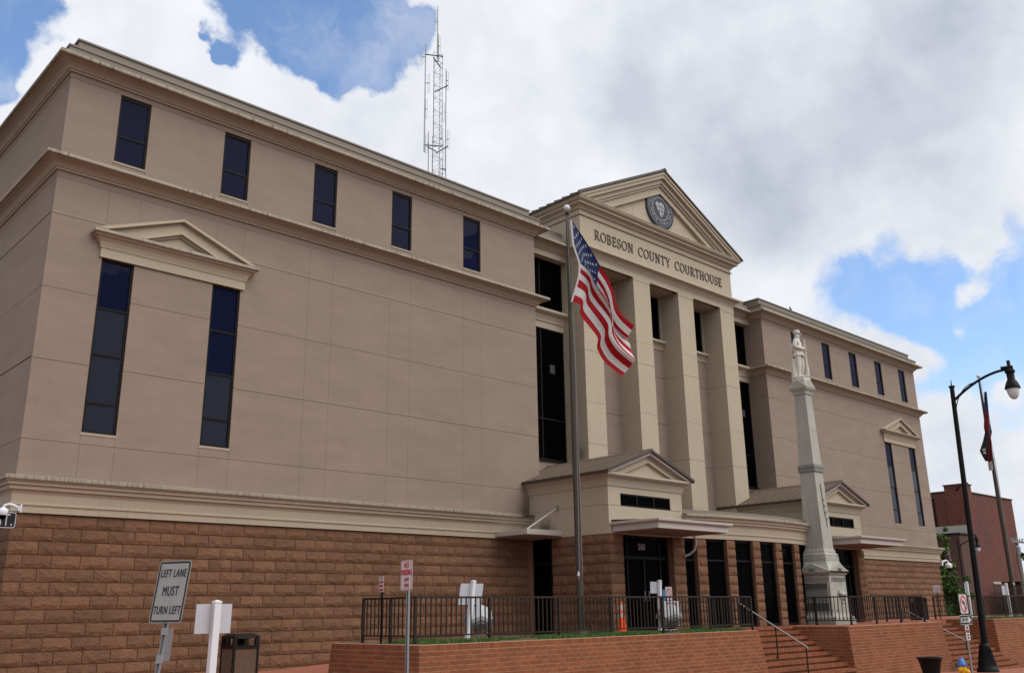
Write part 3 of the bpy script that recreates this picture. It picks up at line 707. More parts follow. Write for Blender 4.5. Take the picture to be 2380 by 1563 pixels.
for (x0, z0, x1, z1) in [(-.36, .06, .02, .12), (.02, .12, .34, .05), (-.05, .30, .02, .12), (.02, .12, .05, -.12), (-.24, -.14, .05, -.12), (.05, -.12, .26, -.12), (.05, -.12, .05, -.5), (.16, .37, .15, .1), (-.2, .33, -.18, .09), (-.12, -.13, -.12, -.28), (-.1, .1, -.05, -.12), (.15, -.12, .14, -.38), (.17, .08, .16, -.12)]:
    ln.tube([(SC[0]+x0*.86, SC[1]-.096, SC[2]+z0*.86), (SC[0]+x1*.86, SC[1]-.096, SC[2]+z1*.86)], .011, 5)
obj('map_lines', ln, 'sealblue', seal)
def arc_text(s, r, a_mid, step, flip):
    for i, ch in enumerate(s):
        if ch == ' ': continue
        off = (i-(len(s)-1)/2)*step
        a = R(a_mid-off) if not flip else R(a_mid+off)
        rad = Vector((math.cos(a), 0, math.sin(a))); ey = rad if not flip else -rad
        ex = Vector((ey.z, 0, -ey.x))
        o = Vector((SC[0], SC[1]-.088, SC[2]))+rad*r
        put_text(ch, o, ex, ey, 'sealgrey', seal, 'seal_letter')
arc_text('ROBESON COUNTY', .72, 90, 11.6, False)
arc_text('NORTH CAROLINA', .72, 270, 11.6, True)
arc_text('17', .72, 180, 0, False); 
for o_ in [o for o in seal.children if o.name.startswith('seal_letter')][-2:]: bpy.data.objects.remove(o_)
for s_, sx_ in (('17', -.72), ('87', .72)):
    for i, ch in enumerate(s_): put_text(ch, (SC[0]+sx_+(i-.5)*.17, SC[1]-.088, SC[2]+.02), (1, 0, 0), (0, 0, 1), 'sealgrey', seal, 'seal_letter')
# ------------------------------------------------------------------ split-face stone blocks
BH, BW = .3133, .66
def block_mesh(seed, amp=.026):
    rg = random.Random(seed); nx, nz = 5, 3
    mb = MB(); v = {}
    for i in range(nx+1):
        for j in range(nz+1):
            x = -.5*BW+.009+(BW-.018)*i/nx; z = .007+(BH-.014)*j/nz
            edge = j in (0, nz); side = i in (0, nx)
            x = -.5*BW+.007+(BW-.014)*i/nx
            if edge: y = rg.uniform(-.004, .006) if j else rg.uniform(0, .012)
            else: y = -rg.uniform(.25, 1)*amp*(1.3 if j == 1 else .8)*(.22 if side else 1)
            if not edge and not side: x += rg.uniform(-.025, .025)
            if not edge: z += rg.uniform(-.02, .02)
            elif j == 0: z += rg.uniform(0, .016)
            v[i, j] = len(mb.v); mb.v.append((x, y, z))
    for i in range(nx):
        for j in range(nz):
            a, b, c, d = v[i, j], v[i+1, j], v[i+1, j+1], v[i, j+1]
            mb.f.append((a, b, c, d) if (i+j) % 2 else (b, c, d, a))
    o = len(mb.v)
    for (i, j) in ((0, 0), (nx, 0), (nx, nz), (0, nz)):
        p = mb.v[v[i, j]]; mb.v.append((p[0], .10, p[2]))
    mb.f += [tuple([v[i, 0] for i in range(nx, -1, -1)]+[o, o+1]), tuple([v[nx, j] for j in range(nz, -1, -1)]+[o+1, o+2]),
             tuple([v[i, nz] for i in range(0, nx+1)]+[o+2, o+3]), tuple([v[0, j] for j in range(0, nz+1)]+[o+3, o])]
    mb.mi = [0]*len(mb.f)
    return mb
BLK_MB = [block_mesh(s) for s in range(14)]
BLK_ME = [m.mesh('stone_block', 'block') for m in BLK_MB]
BLOCKS = []       # (centre x, y, z bottom, heading angle, scale x, variant)
def block_wall(p0, p1, ztop, rows, zmin=lambda x, y: -9, first=0, holes=()):
    """p0 -> p1 along the wall, outside on the right"""
    p0, p1 = Vector(p0), Vector(p1); Ln = (p1-p0).length; d = (p1-p0)/Ln; ang = math.atan2(d.y, d.x)
    for r_ in range(rows):
        z = ztop-(r_+1)*BH
        s = -(BW*.5 if (r_+first) % 2 else 0)+random.uniform(-.04, .04)
        while s < Ln-.02:
            w = BW
            a, b = max(s, 0), min(s+w, Ln)
            if Ln-b < .16: b = Ln
            if b-a < .12: s = b; continue
            m = p0+d*((a+b)/2)
            ok = z+BH > zmin(m.x, m.y)
            if ok: BLOCKS.append((m.x, m.y, z, ang, (b-a)/BW, random.randrange(14)))
            s = b
zw = lambda x, y: rz(x)+.02
ZT = 3.065
block_wall((XL+.05, YF+.05), (23.33, YF+.05), ZT, 15, zw)
block_wall((XL+.05, 34), (XL+.05, YF+.05), ZT, 15, lambda x, y: -1.6, 1)
PVL, PVR, PVY = 23.33, 27.33, 20.26
for mirror in (False, True):
    n0 = len(BLOCKS)
    block_wall((PVL, 22.93), (PVL, PVY), ZT, 10, lambda x, y: -.1)
    block_wall((PVL, PVY), (23.99, PVY), ZT, 10, lambda x, y: -.1, 1)
    block_wall((26.66, PVY), (PVR, PVY), ZT, 10, lambda x, y: -.1, 1)
    block_wall((PVR, PVY), (PVR, 20.6), ZT, 10, lambda x, y: -.1, 1)
    if mirror:
        BLOCKS[n0:] = [(S-x, y, z, -a, sx, v) for (x, y, z, a, sx, v) in BLOCKS[n0:]]
block_wall((S-PVL, YF+.05), (S-XL-.05, YF+.05), ZT, 11, lambda x, y: -.1)
block_wall((S-XL-.05, YF+.05), (S-XL-.05, 34), ZT, 11, lambda x, y: -.1, 1)
# piers of the curved entrance
ARC_R, ARC_C = 19.0, (31.99, 19.70+19.0)
def arc_pt(x, off=0.0):
    dx = x-ARC_C[0]; y = ARC_C[1]-math.sqrt((ARC_R+off)**2-dx*dx); return Vector((x, y))
PIERS = [28.12, 29.60, 31.10, 32.62, 34.14, 35.64]
for x in PIERS:
    c = arc_pt(x); tx_ = Vector((ARC_C[1]-c.y, 0)); ang = math.atan2((x-ARC_C[0]), (ARC_C[1]-c.y))
    d = Vector((math.cos(ang), math.sin(ang)))
    for r_ in range(10):
        z = ZT-(r_+1)*BH
        BLOCKS.append((c.x, c.y, z, ang, .46/BW, random.randrange(14)))
BLOCKS.sort(key=lambda b: b[0]**2+b[1]**2+(b[2]-.7)**2 + (1e4 if (b[0]-5.0)/(b[1]) < .255 and b[1] > 24.5 else 0))
bcore = MB(); bcore.box(XL+.085, YF+.085, -2.4, 23.33, 40, 3.085); base = part('stone_base', bcore, 'joint')
bcore = MB(); bcore.box(S-PVL, YF+.085, -.5, S-XL-.085, 40, 3.085); part('stone_base', bcore, 'joint')
inview = [b for b in BLOCKS if not (b[1] > 25)]
N_BLOCK = 300
for (x, y, z, a, sx, vr) in inview[:N_BLOCK]:
    ob = bpy.data.objects.new('stone_block', BLK_ME[vr]); link(ob, base)
    ob.location = Vector((x, y, z))-wloc(base)-Vector((0, 0, 0)); ob.rotation_euler = (0, 0, a); ob.scale = (sx, 1, 1)
rest = MB()
for (x, y, z, a, sx, vr) in inview[N_BLOCK:]+[b for b in BLOCKS if b[1] > 25]:
    o = len(rest.v); src = BLK_MB[vr]; ca, sa = math.cos(a), math.sin(a)
    for p in src.v: rest.v.append((x+p[0]*sx*ca-p[1]*sa, y+p[0]*sx*sa+p[1]*ca, z+p[2]))
    rest.f += [tuple(i+o for i in f) for f in src.f]
rest.mi = [0]*len(rest.f)
ro = obj('stone_blocks', rest, 'block', base); ro['kind'] = 'stuff'

# ------------------------------------------------------------------ entrance pavilions
PVC = (PVL+PVR)/2
for mirror in (False, True):
    def pp(name, mb, mat, parent=None, smooth=False):
        if mirror: mir(mb)
        return obj(name, mb, mat, parent or CH, smooth)
    for bb in ((PVL+.045, PVY+.045, -.4, 23.985, 20.62, 3.07), (26.665, PVY+.045, -.4, PVR-.045, 20.62, 3.07), (PVL+.045, 20.62, -.4, PVL+.25, 22.92, 3.07), (PVR-.25, 20.62, -.4, PVR-.045, 25, 3.07), (23.25, 23.90, -.9, 23.55, 24.05, 3.07)):
        mb = MB(); mb.box(*bb); pp('pavilion_pier_core', mb, 'joint')
    for (x0, x1, y0, y1) in ((PVL, PVR, PVY, PVY+.2), (PVL, PVL+.2, PVY+.2, 25.1), (PVR-.2, PVR, PVY+.2, 25.1)):
        for z0, z1 in ((3.075, 4.03), (4.03, 4.66)):
            mb = MB()
            if x1-x0 > 1 and z0 < 4.3:
                # wall around the strip window
                a, b = 23.95, 26.66
                if z1 < 4.1: mb.box(x0, y0, z0, x1, y1, 3.995); 
                if z1 > 4.1: mb.box(x0, y0, 4.009, a, y1, z1); mb.box(b, y0, 4.009, x1, y1, z1); mb.box(a, y0, 4.42, b, y1, z1)
            else: mb.box(x0, y0, z0+.004, x1, y1, z1-.004)
            pp('wall_panel', mb, 'cream')
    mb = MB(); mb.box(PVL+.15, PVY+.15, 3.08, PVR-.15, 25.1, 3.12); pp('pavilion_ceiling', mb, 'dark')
    window(23.952, 26.658, 4.0, 4.418, PVY+.07, [], mirror, [24.86, 25.76], fr=.05, glass='glassdk', depth=.1)
    pth = [(PVL, 25.1), (PVL, PVY), (PVR, PVY), (PVR, 25.1)]
    mb = MB(); mb.sweep([(-.1, 4.64), (.03, 4.64), (.04, 4.68), (.06, 4.75), (.11, 4.86), (.19, 4.93), (.24, 4.945), (.24, 4.97), (.28, 4.98), (.28, 5.055), (-.1, 5.07)], pth); pp('cornice', mb, 'cream')
    EVp, APp, ZBp = (PVR-PVL)/2+.28, 5.90, 5.06; SLp = (APp-ZBp)/EVp
    for d0, d1, p, mt in ((.01, .085, .30, 'white'), (.085, .30, .12, 'cream'), (.30, .345, .17, 'cream')):
        mb = MB()
        for sg in (-1, 1):
            a0, a1_ = EVp-d0/SLp, EVp-d1/SLp
            mb.prism([(PVC+sg*a0, ZBp), (PVC, APp-d0), (PVC, APp-d1), (PVC+sg*a1_, ZBp)], PVY-p, PVY+.2)
        pp('raking_moulding', mb, mt)
    a1_ = EVp-.345/SLp
    mb = MB(); mb.prism([(PVC-a1_, ZBp), (PVC+a1_, ZBp), (PVC, APp-.345)], PVY-.06, PVY+.2); pp('tympanum_panel', mb, 'cream')
    rf = MB()
    for sg in (-1, 1):
        rf.prism([(PVC, APp+.07), (PVC+sg*(EVp+.06), ZBp+.045), (PVC+sg*(EVp+.06), ZBp-.02), (PVC, APp+.01)], PVY-.36, 25.2)
    rfo = pp('pavilion_roof', rf, 'roof2')
    fb = MB()
    for sg in (-1, 1):
        fb.prism([(PVC+sg*(EVp+.061), ZBp+.05), (PVC+sg*(EVp+.095), ZBp+.045), (PVC+sg*(EVp+.095), ZBp-.045), (PVC+sg*(EVp+.061), ZBp-.045)], PVY-.37, 25.2)
    fb2 = MB()
    for sg in (-1, 1): fb.prism([(PVC, APp+.085), (PVC+sg*(EVp+.09), ZBp+.06), (PVC+sg*(EVp+.09), ZBp-.03), (PVC, APp+.0)], PVY-.375, PVY-.361)
    if mirror: mir(fb)
    obj('eave_fascia', fb, 'roof', rfo)
    for sg in (-1, 1):
        for k in range(12):
            y = PVY-.33+k*.42
            mb = MB(); mb.prism([(PVC, APp+.125), (PVC+sg*(EVp+.07), ZBp+.10), (PVC+sg*(EVp+.07), ZBp+.04), (PVC, APp+.06)], y, y+.03)
            if mirror: mir(mb)
            obj('roof_seam', mb, 'roof2', rfo)
    mb = MB(); mb.prism([(PVC-.14, APp+.03), (PVC, APp+.13), (PVC+.14, APp+.03), (PVC, APp+.085)], PVY-.38, 25.2)
    if mirror: mir(mb)
    obj('ridge_cap', mb, 'roof2', rfo)
    # door recess
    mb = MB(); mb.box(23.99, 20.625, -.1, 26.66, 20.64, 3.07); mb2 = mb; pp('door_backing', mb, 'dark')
    dr = MB()
    for x0, x1 in ((23.99, 24.08), (26.57, 26.66), (24.42, 24.48), (26.17, 26.23), (25.29, 25.36)): dr.box(x0, 20.50, 0, x1, 20.60, 3.07 if x0 != 25.29 else 2.30)
    dr.box(24.08, 20.51, 2.30, 26.57, 20.59, 2.40); dr.box(24.08, 20.51, 2.98, 26.57, 20.59, 3.07); dr.box(24.08, 20.51, 0, 26.57, 20.59, .12)
    if mirror: mir(dr)
    do = obj('door', dr, 'frame', CH)
    for x0, x1, z0, z1 in ((24.48, 25.29, .12, 2.30), (25.36, 26.17, .12, 2.30), (24.08, 24.42, .12, 2.30), (26.23, 26.57, .12, 2.30), (24.08, 26.57, 2.40, 2.98)):
        p = MB(); p.box(x0-.01, 20.548, z0-.01, x1+.01, 20.56, z1+.01)
        if mirror: mir(p)
        obj('pane', p, 'glassdk', do)
    for x in (25.22, 25.43):
        p = MB(); p.tube([(x, 20.50, .95), (x, 20.44, .95), (x, 20.44, 1.25), (x, 20.50, 1.25)], .014, 6)
        if mirror: mir(p)
        obj('handle', p, 'galv', do)
    xn = 25.33 if not mirror else S-25.33
    put_text('500', (xn-.10, 20.50, 2.70), (1, 0, 0), (0, 0, 1), 'signwhite', do, 'house_number')
    st = MB(); st.box(25.70, 20.535, 1.18, 25.98, 20.545, 1.55)
    if mirror: mir(st)
    sto = obj('door_notice', st, 'red', do); sto['label'] = 'small red notice on the dark door'
    lt = MB()
    for k in range(5): lt.box(25.74, 20.531, 1.24+k*.06, 25.94, 20.5345, 1.255+k*.06)
    if mirror: mir(lt)
    obj('door_notice_lines', lt, 'signwhite', do)
    # flat canopy over the door
    cp = MB(); cp.box(23.49, 18.36, 3.13, 27.30, PVY-.005, 3.33); cpo = pp('canopy', cp, 'white')
    gt = MB(); gt.sweep([(0, 3.331), (.09, 3.331), (.12, 3.36), (.13, 3.42), (.10, 3.43), (.09, 3.37), (0, 3.37)], [(23.49, PVY-.01), (23.49, 18.36), (27.30, 18.36), (27.30, PVY-.01)])
    if mirror: mir(gt)
    obj('gutter', gt, 'white', cpo)
    sf = MB(); sf.box(23.52, 18.39, 3.115, 27.27, PVY-.01, 3.129)
    if mirror: mir(sf)
    obj('canopy_soffit', sf, 'eifs', cpo)
    tp_ = MB(); tp_.add([(23.45, 18.30, 3.40), (27.34, 18.30, 3.40), (27.34, PVY-.01, 3.52), (23.45, PVY-.01, 3.52), (23.45, 18.30, 3.372), (27.34, 18.30, 3.372), (27.34, PVY-.01, 3.372), (23.45, PVY-.01, 3.372)], [(0, 1, 2, 3), (4, 7, 6, 5), (0, 4, 5, 1), (1, 5, 6, 2), (2, 6, 7, 3), (3, 7, 4, 0)])
    if mirror: mir(tp_)
    obj('canopy_top', tp_, 'roof', cpo)
    ds = MB(); ds.tube([(27.10, 19.75, 3.14), (27.32, 19.78, 3.08), (27.42, 19.82, 2.90), (27.42, 19.9, 2.66), (27.36, 20.05, 2.52), (27.26, 20.22, 2.44)], .045, 8)
    if mirror: mir(ds)
    obj('downspout', ds, 'white', cpo, True)
    # side canopy with tie rod, and side door
    if not mirror:
        sc_ = MB(); sc_.box(21.66, 22.41, 3.13, 23.32, 23.97, 3.30); sco = pp('side_canopy', sc_, 'white')
        mb = MB(); mb.box(21.73, 22.402, 3.165, 23.25, 22.4095, 3.19); mb.box(21.73, 22.402, 3.24, 23.25, 22.4095, 3.265); mb.box(21.652, 22.48, 3.165, 21.6595, 23.9, 3.19); mb.box(21.652, 22.48, 3.24, 21.6595, 23.9, 3.265); obj('canopy_trim', mb, 'white', sco)
        mb = MB(); mb.tube([(21.75, 22.50, 3.30), (23.32, 22.60, 4.09)], .03, 8); obj('tie_rod', mb, 'white', sco)
        mb = MB(); mb.box(23.29, 22.54, 4.03, 23.325, 22.66, 4.15); obj('rod_plate', mb, 'galv', sco)
        mb = MB(); mb.box(23.36, 22.93, -.42, 23.48, 23.88, 3.06); sdo = pp('side_door', mb, 'frame')
        mb = MB(); mb.box(23.345, 23.02, -.30, 23.3595, 23.40, 2.2); mb.box(23.345, 23.43, -.30, 23.3595, 23.82, 2.2); mb.box(23.345, 23.02, 2.3, 23.3595, 23.82, 3.0); obj('pane', mb, 'glassdk', sdo)
    # mildew where water runs off the cornice end
# ------------------------------------------------------------------ curved entrance between the pavilions
axs = [PVR+i*(S-2*PVR)/28 for i in range(29)]
apath = [tuple(arc_pt(x)) for x in axs]
mb = MB(); mb.sweep([(a-.02, z) for a, z in P_LOW], apath); part('curved_cornice', mb, 'cornice')
mb = MB(); mb.sweep([(a-.02, z) for a, z in P_LOWLIP], apath); part('curved_cornice_lip', mb, 'lip')
mb = MB(); mb.sweep([(.02, 3.95), (.02, 4.09), (-.25, 4.09), (-.25, 3.95)], apath); part('curved_parapet', mb, 'coping')
mb = MB(); mb.add([(x, y, 4.0) for x, y in [tuple(arc_pt(q, -.1)) for q in axs]]+[(S-PVR, 24.9, 4.0), (PVR, 24.9, 4.0)], [tuple(range(31))])
mb.add([(x, y, 3.3) for x, y in [tuple(arc_pt(q, -.1)) for q in axs]]+[(S-PVR, 24.9, 3.3), (PVR, 24.9, 3.3)], [tuple(range(30, -1, -1))]); part('curved_roof', mb, 'coping')
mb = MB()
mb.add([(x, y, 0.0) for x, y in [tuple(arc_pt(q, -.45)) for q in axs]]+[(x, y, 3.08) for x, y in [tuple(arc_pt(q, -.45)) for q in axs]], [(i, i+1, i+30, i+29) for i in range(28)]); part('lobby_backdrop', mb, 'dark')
edges = [PVR+.02]+[v for x in PIERS for v in (x-.22, x+.22)]+[S-PVR-.02]
for i in range(0, len(edges), 2):
    a, b = arc_pt(edges[i], -.16), arc_pt(edges[i+1], -.16); d = (b-a).normalized(); nrm = Vector((d.y, -d.x)); ln_ = (b-a).length
    f = MB()
    for s0, s1, z0, z1 in ((0, .06, 0, 3.08), (ln_-.06, ln_, 0, 3.08), (.06, ln_-.06, 3.0, 3.08), (.06, ln_-.06, 2.30, 2.36), (.06, ln_-.06, 0, .10)):
        f.box(s0, -.04, z0, s1, .04, z1)
    mtx = Matrix(((d.x, -d.y, 0, a.x), (d.y, d.x, 0, a.y), (0, 0, 1, 0), (0, 0, 0, 1))); f.xf(mtx)
    w = part('entrance_window', f, 'frame')
    for z0, z1 in ((.09, 2.31), (2.35, 3.01)):
        p = MB(); p.box(.05, -.006, z0, ln_-.05, .006, z1); p.xf(mtx); obj('pane', p, 'glassdk', w)
for x in PIERS:
    c = arc_pt(x, -.2); mb = MB(); mb.box(x-.20, c.y-.12, -.2, x+.20, c.y+.3, 3.08); part('pier_core', mb, 'joint')
# ================================================================== brick retaining walls, stairs, railings
BAT = 0.115
RH, RL = .107, .305           # course height, brick length with joint
bk = MB(); bk.add([(-.5*RL+.009, -.012, .006), (.5*RL-.009, -.012, .006), (.5*RL-.009, -.012, RH-.009), (-.5*RL+.009, -.012, RH-.009),
                   (-.5*RL+.006, .03, .005), (.5*RL-.006, .03, .005), (.5*RL-.006, .03, RH-.006), (-.5*RL+.006, .03, RH-.006)],
                  [(0, 1, 2, 3), (0, 4, 5, 1), (1, 5, 6, 2), (2, 6, 7, 3), (3, 7, 4, 0)])
BRICK = bk.mesh('brick', 'brick', fix=False)
hd_ = MB(); hd_.v = [(x*.36, y, z*1.35) for x, y, z in bk.v]; hd_.f = list(bk.f); hd_.mi = [0]*5
HEADER = hd_.mesh('brick', 'brick', fix=False)
def brick_wall(owner, p0, p1, ztop, zbot, keep, batter=BAT, first=0):
    """courses between plan points p0, p1 (outside right), leaning out towards the ground; returns list of bricks"""
    p0, p1 = Vector(p0), Vector(p1); d = (p1-p0).normalized(); Ln = (p1-p0).length; nr = Vector((d.y, -d.x)); ang = math.atan2(d.y, d.x)
    out = []
    hc = RH*1.35; n = int(Ln/(RL*.36))
    for i in range(n):
        s = (i+.5)*Ln/n; m = p0+d*s+nr*(BAT*hc*.5)
        out.append((m.x, m.y, ztop-hc, ang, Ln/n/(RL*.36), 1))
    z = ztop-hc; r_ = first
    while z > zbot:
        z -= RH; off = nr*(batter*(ztop-z-RH*.5))
        ext = batter*(ztop-z)
        s = -ext*keep[0]-(RL*.5 if r_ % 2 else 0); end = Ln+ext*keep[1]
        while s < end-.02:
            a, b = max(s, -ext*keep[0]), min(s+RL, end)
            if b-a > .05:
                m = p0+d*((a+b)/2)+off; out.append((m.x, m.y, z, ang, (b-a)/RL, 0))
            s += RL
        r_ += 1
    return out
def wall_body(pts, ztop, zbot, outs):
    """prism with leaning faces; outs gives the lean factor of every corner vector"""
    n = len(pts); mb = MB(); h = ztop-zbot
    low = [(p[0]+o[0]*BAT*h, p[1]+o[1]*BAT*h) for p, o in zip(pts, outs)]
    mb.add([(p[0], p[1], ztop-.004) for p in pts]+[(p[0], p[1], zbot) for p in low], [tuple(range(n)), tuple(range(2*n-1, n-1, -1))]+[(i, i+n, (i+1) % n+n, (i+1) % n) for i in range(n)])
    return mb
def make_wall(label, pts, outs, faces, ztop, zbot, limit=300):
    c = (sum(p[0] for p in pts)/len(pts), sum(p[1] for p in pts)/len(pts))
    W = thing('retaining_wall', label, 'brick wall', (c[0], c[1], zbot), 'brick retaining walls of the terrace')
    inner = []
    body = wall_body([(p[0]-.0*o[0], p[1]-.0*o[1]) for p, o in zip(pts, outs)], ztop, zbot, outs)
    obj('mortar_body', body, 'mortar', W)
    allb = []
    for (p0, p1, keep) in faces: allb += brick_wall(W, p0, p1, ztop, zbot, keep)
    allb.sort(key=lambda b: b[0]**2+b[1]**2+2*b[2]**2)
    wl = wloc(W)
    for (x, y, z, a, sx, kind) in allb[:limit]:
        ob = bpy.data.objects.new('brick', HEADER if kind else BRICK); link(ob, W)
        ob.location = Vector((x, y, z))-wl; ob.rotation_euler = (0, 0, a); ob.scale = (sx, 1, 1)
    rest = MB()
    for (x, y, z, a, sx, kind) in allb[limit:]:
        o = len(rest.v); src = hd_ if kind else bk; ca, sa = math.cos(a), math.sin(a)
        for p in src.v: rest.v.append((x+p[0]*sx*ca-p[1]*sa, y+p[0]*sx*sa+p[1]*ca, z+p[2]))
        rest.f += [tuple(i+o for i in f) for f in src.f]
    rest.mi = [0]*len(rest.f)
    if rest.f:
        ro = obj('bricks', rest, 'brick', W, fix=False); ro['kind'] = 'stuff'
    return W
YW = 17.35
A0, A1 = (13.35, YW), (27.02, YW)
make_wall('long red brick planter wall in front of the left pavilion and flagpole',
          [(13.35, 20.95), A0, A1, (27.02, 20.0)], [(-1, 0), (-1, -1), (1, -1), (1, 0)],
          [((13.35, 20.95), A0, (0, 1)), (A0, A1, (1, 1)), (A1, (27.02, 20.0), (1, 0))], -.02, -2.3)
B0, B1_ = (32.75, 17.25), (40.6, 17.25)
make_wall('red brick planter wall below the stone monument, between the two stairs',
          [(32.75, 19.8), B0, B1_, (40.6, 19.8)], [(-1, 0), (-1, -1), (1, -1), (1, 0)],
          [((32.75, 19.8), B0, (0, 1)), (B0, B1_, (1, 1)), (B1_, (40.6, 19.8), (1, 0))], -.02, -2.6)
C0, C1 = (46.7, 17.4), (62, 17.4)
make_wall('red brick planter wall at the far right behind the street lamp',
          [(46.7, 20.5), C0, C1, (62, 20.5)], [(-1, 0), (-1, -1), (1, -1), (1, 0)],
          [((46.7, 20.5), C0, (0, 1)), (C0, C1, (1, 0))], .0, -2.7)
# planter beds
def bed(x0, y0, x1, y1, z): 
    mb = MB(); mb.box(x0, y0, z-.3, x1, y1, z); return mb
bd = bed(13.55, 17.55, 26.8, 20.9, -.018); struct('planter_bed', bd, 'soil')
bd = bed(46.9, 17.6, 61.8, 20.4, .002); struct('planter_bed', bd, 'soil')
bd = bed(32.95, 17.45, 40.4, 19.7, -.015); struct('monument_paving', bd, 'paver')
def grass(name, rects, n, label):
    mb = MB(); rg = random.Random(5)
    for _ in range(n):
        x0, y0, x1, y1, z = rg.choice(rects)
        x, y = rg.uniform(x0, x1), y0+(y1-y0)*rg.random()**1.5; 
        dn = math.sin(x*2.1+1)*math.sin(y*3.3)+math.sin(x*.9+2)
        if dn < -.75: continue
        h = rg.uniform(.03, .10)*(1+.35*dn); a = rg.uniform(0, 6.28); w = rg.uniform(.008, .016); lx, ly = rg.uniform(-.05, .05), rg.uniform(-.05, .05)
        c, s_ = math.cos(a)*w, math.sin(a)*w
        mb.add([(x-c, y-s_, z), (x+c, y+s_, z), (x+lx, y+ly, z+h)], [(0, 1, 2)])
    o = obj(name, mb, 'grass', fix=False); o['kind'] = 'stuff'; o['label'] = label; o['category'] = 'grass'
grass('grass', [(13.7, 17.6, 26.7, 19.3, -.02)]*4+[(47.0, 17.65, 60, 19.0, 0)], 26000, 'short uneven green grass behind the brick planter walls')

# stairs: treads with a brick-on-edge nosing course over a recessed course
def stairs(label, x0, x1, ytop, n, tread=.305, rise=.178, zt=-.004):
    St = thing('brick_stairs', label, 'stairs', ((x0+x1)/2, ytop, zt-n*rise), 'brick stairs up to the terrace')
    for k in range(n):
        z1 = zt-k*rise; y0 = ytop-k*tread
        mb = MB(); mb.box(x0, y0+.065, z1-rise, x1, y0+tread+.25, z1-.012); step = obj('step', mb, 'mortar', St)
        rg = random.Random(k); nz = MB(); nb = int((x1-x0)/.104)
        for i in range(nb):
            a = x0+(x1-x0)*i/nb; b = x0+(x1-x0)*(i+1)/nb
            nz.box(a+.005, y0-.014+rg.uniform(-.004, .004), z1-.112, b-.005, y0+.22, z1+rg.uniform(-.003, .003))
        nb = int((x1-x0)/.305)
        for i in range(nb):
            a = x0+(x1-x0)*i/nb; b = x0+(x1-x0)*(i+1)/nb
            nz.box(a+.006, y0+.055, z1-rise+.004, b-.006, y0+.12, z1-.117)
            nz.box(a+.006, y0+.226, z1-.06, b-.006, y0+tread, z1-.001)
        o = obj('step_bricks', nz, 'brick', step, fix=False); o['kind'] = 'stuff'
    return St
stairs('wide brick stairs leading up to the curved entrance', 27.05, 32.72, 19.5, 11)
stairs('brick stairs at the right between planter walls', 40.63, 46.67, 19.6, 13)
def handrail(label, x, ya, za, yb, zb, posts):
    H = thing('stair_handrail', label, 'handrail', (x, yb, zb-1.0), 'metal handrails in the middle of the stairs')
    mb = MB(); mb.tube([(x, ya, za), (x, yb, zb), (x, yb-.02, zb-.05)], .026, 8); obj('handrail_bar', mb, 'galv', H)
    for y, z0 in posts:
        z1 = za+(zb-za)*(y-ya)/(yb-ya); mb = MB(); mb.tube([(x, y, z0), (x, y, z1)], .026, 8); obj('post', mb, 'rail', H)
handrail('thin metal handrail on the stairs to the curved entrance', 29.0, 19.3, .83, 16.82, -.60, [(19.3, -.12), (17.93, -.98), (16.85, -1.68)])
handrail('thin metal handrail on the right-hand stairs', 43.5, 20.3, .60, 17.45, -.88, [(20.2, -.02), (18.9, -.55), (17.5, -1.95)])

# railings
def railing(label, runs, posts_at, z0=-.02, top=1.07, group='brown metal railings on the planter walls'):
    p = runs[0][0]; Rl = thing('railing', label, 'railing', (p[0], p[1], z0), group)
    bal = MB(); 
    for (a, b) in runs:
        a, b = Vector(a), Vector(b); d = (b-a); ln_ = d.length; d /= ln_
        for (h, tk) in ((top-.025, .03), (.17, .022)):
            mb = MB(); nrm = Vector((-d.y, d.x))*tk
            mb.add([(a.x-nrm.x, a.y-nrm.y, z0+h-tk*.8), (a.x+nrm.x, a.y+nrm.y, z0+h-tk*.8), (b.x+nrm.x, b.y+nrm.y, z0+h-tk*.8), (b.x-nrm.x, b.y-nrm.y, z0+h-tk*.8),
                    (a.x-nrm.x, a.y-nrm.y, z0+h+tk*.8), (a.x+nrm.x, a.y+nrm.y, z0+h+tk*.8), (b.x+nrm.x, b.y+nrm.y, z0+h+tk*.8), (b.x-nrm.x, b.y-nrm.y, z0+h+tk*.8)],
                   [(0, 3, 2, 1), (4, 5, 6, 7), (0, 1, 5, 4), (1, 2, 6, 5), (2, 3, 7, 6), (3, 0, 4, 7)])
            obj('rail_bar', mb, 'rail', Rl)
        nb = int(ln_/.155)
        for i in range(1, nb):
            q = a+d*(ln_*i/nb)
            ob = bpy.data.objects.new('baluster', BAL); link(ob, Rl); ob.location = Vector((q.x, q.y, z0))-wloc(Rl); ob.rotation_euler = (0, 0, math.atan2(d.y, d.x))
    for (x, y) in posts_at:
        mb = MB(); mb.box(x-.032, y-.032, z0-.02, x+.032, y+.032, z0+top-.04); obj('post', mb, 'rail', Rl)
    return Rl
mb = MB(); mb.box(-.013, -.013, .18, .013, .013, 1.03); BAL = mb.mesh('baluster', 'rail')
yr = 18.02
railing('long brown metal railing around the planter with the flagpole', [((13.72, 20.15), (13.72, yr)), ((13.72, yr), (27.75, yr)), ((27.75, yr), (27.75, 19.5))],
        [(13.72, 20.15), (13.72, 19.0), (13.72, yr), (16.05, yr), (18.55, yr), (20.65, yr), (23.0, yr), (25.4, yr), (27.75, yr), (27.75, 19.5)])
railing('brown metal railing around the stone monument', [((34.35, 20.9), (34.35, 17.95)), ((34.35, 17.95), (40.7, 17.95)), ((40.7, 17.95), (40.7, 19.6))],
        [(34.35, 20.9), (34.35, 19.4), (34.35, 17.95), (36.4, 17.95), (38.5, 17.95), (40.7, 17.95), (40.7, 19.6)])
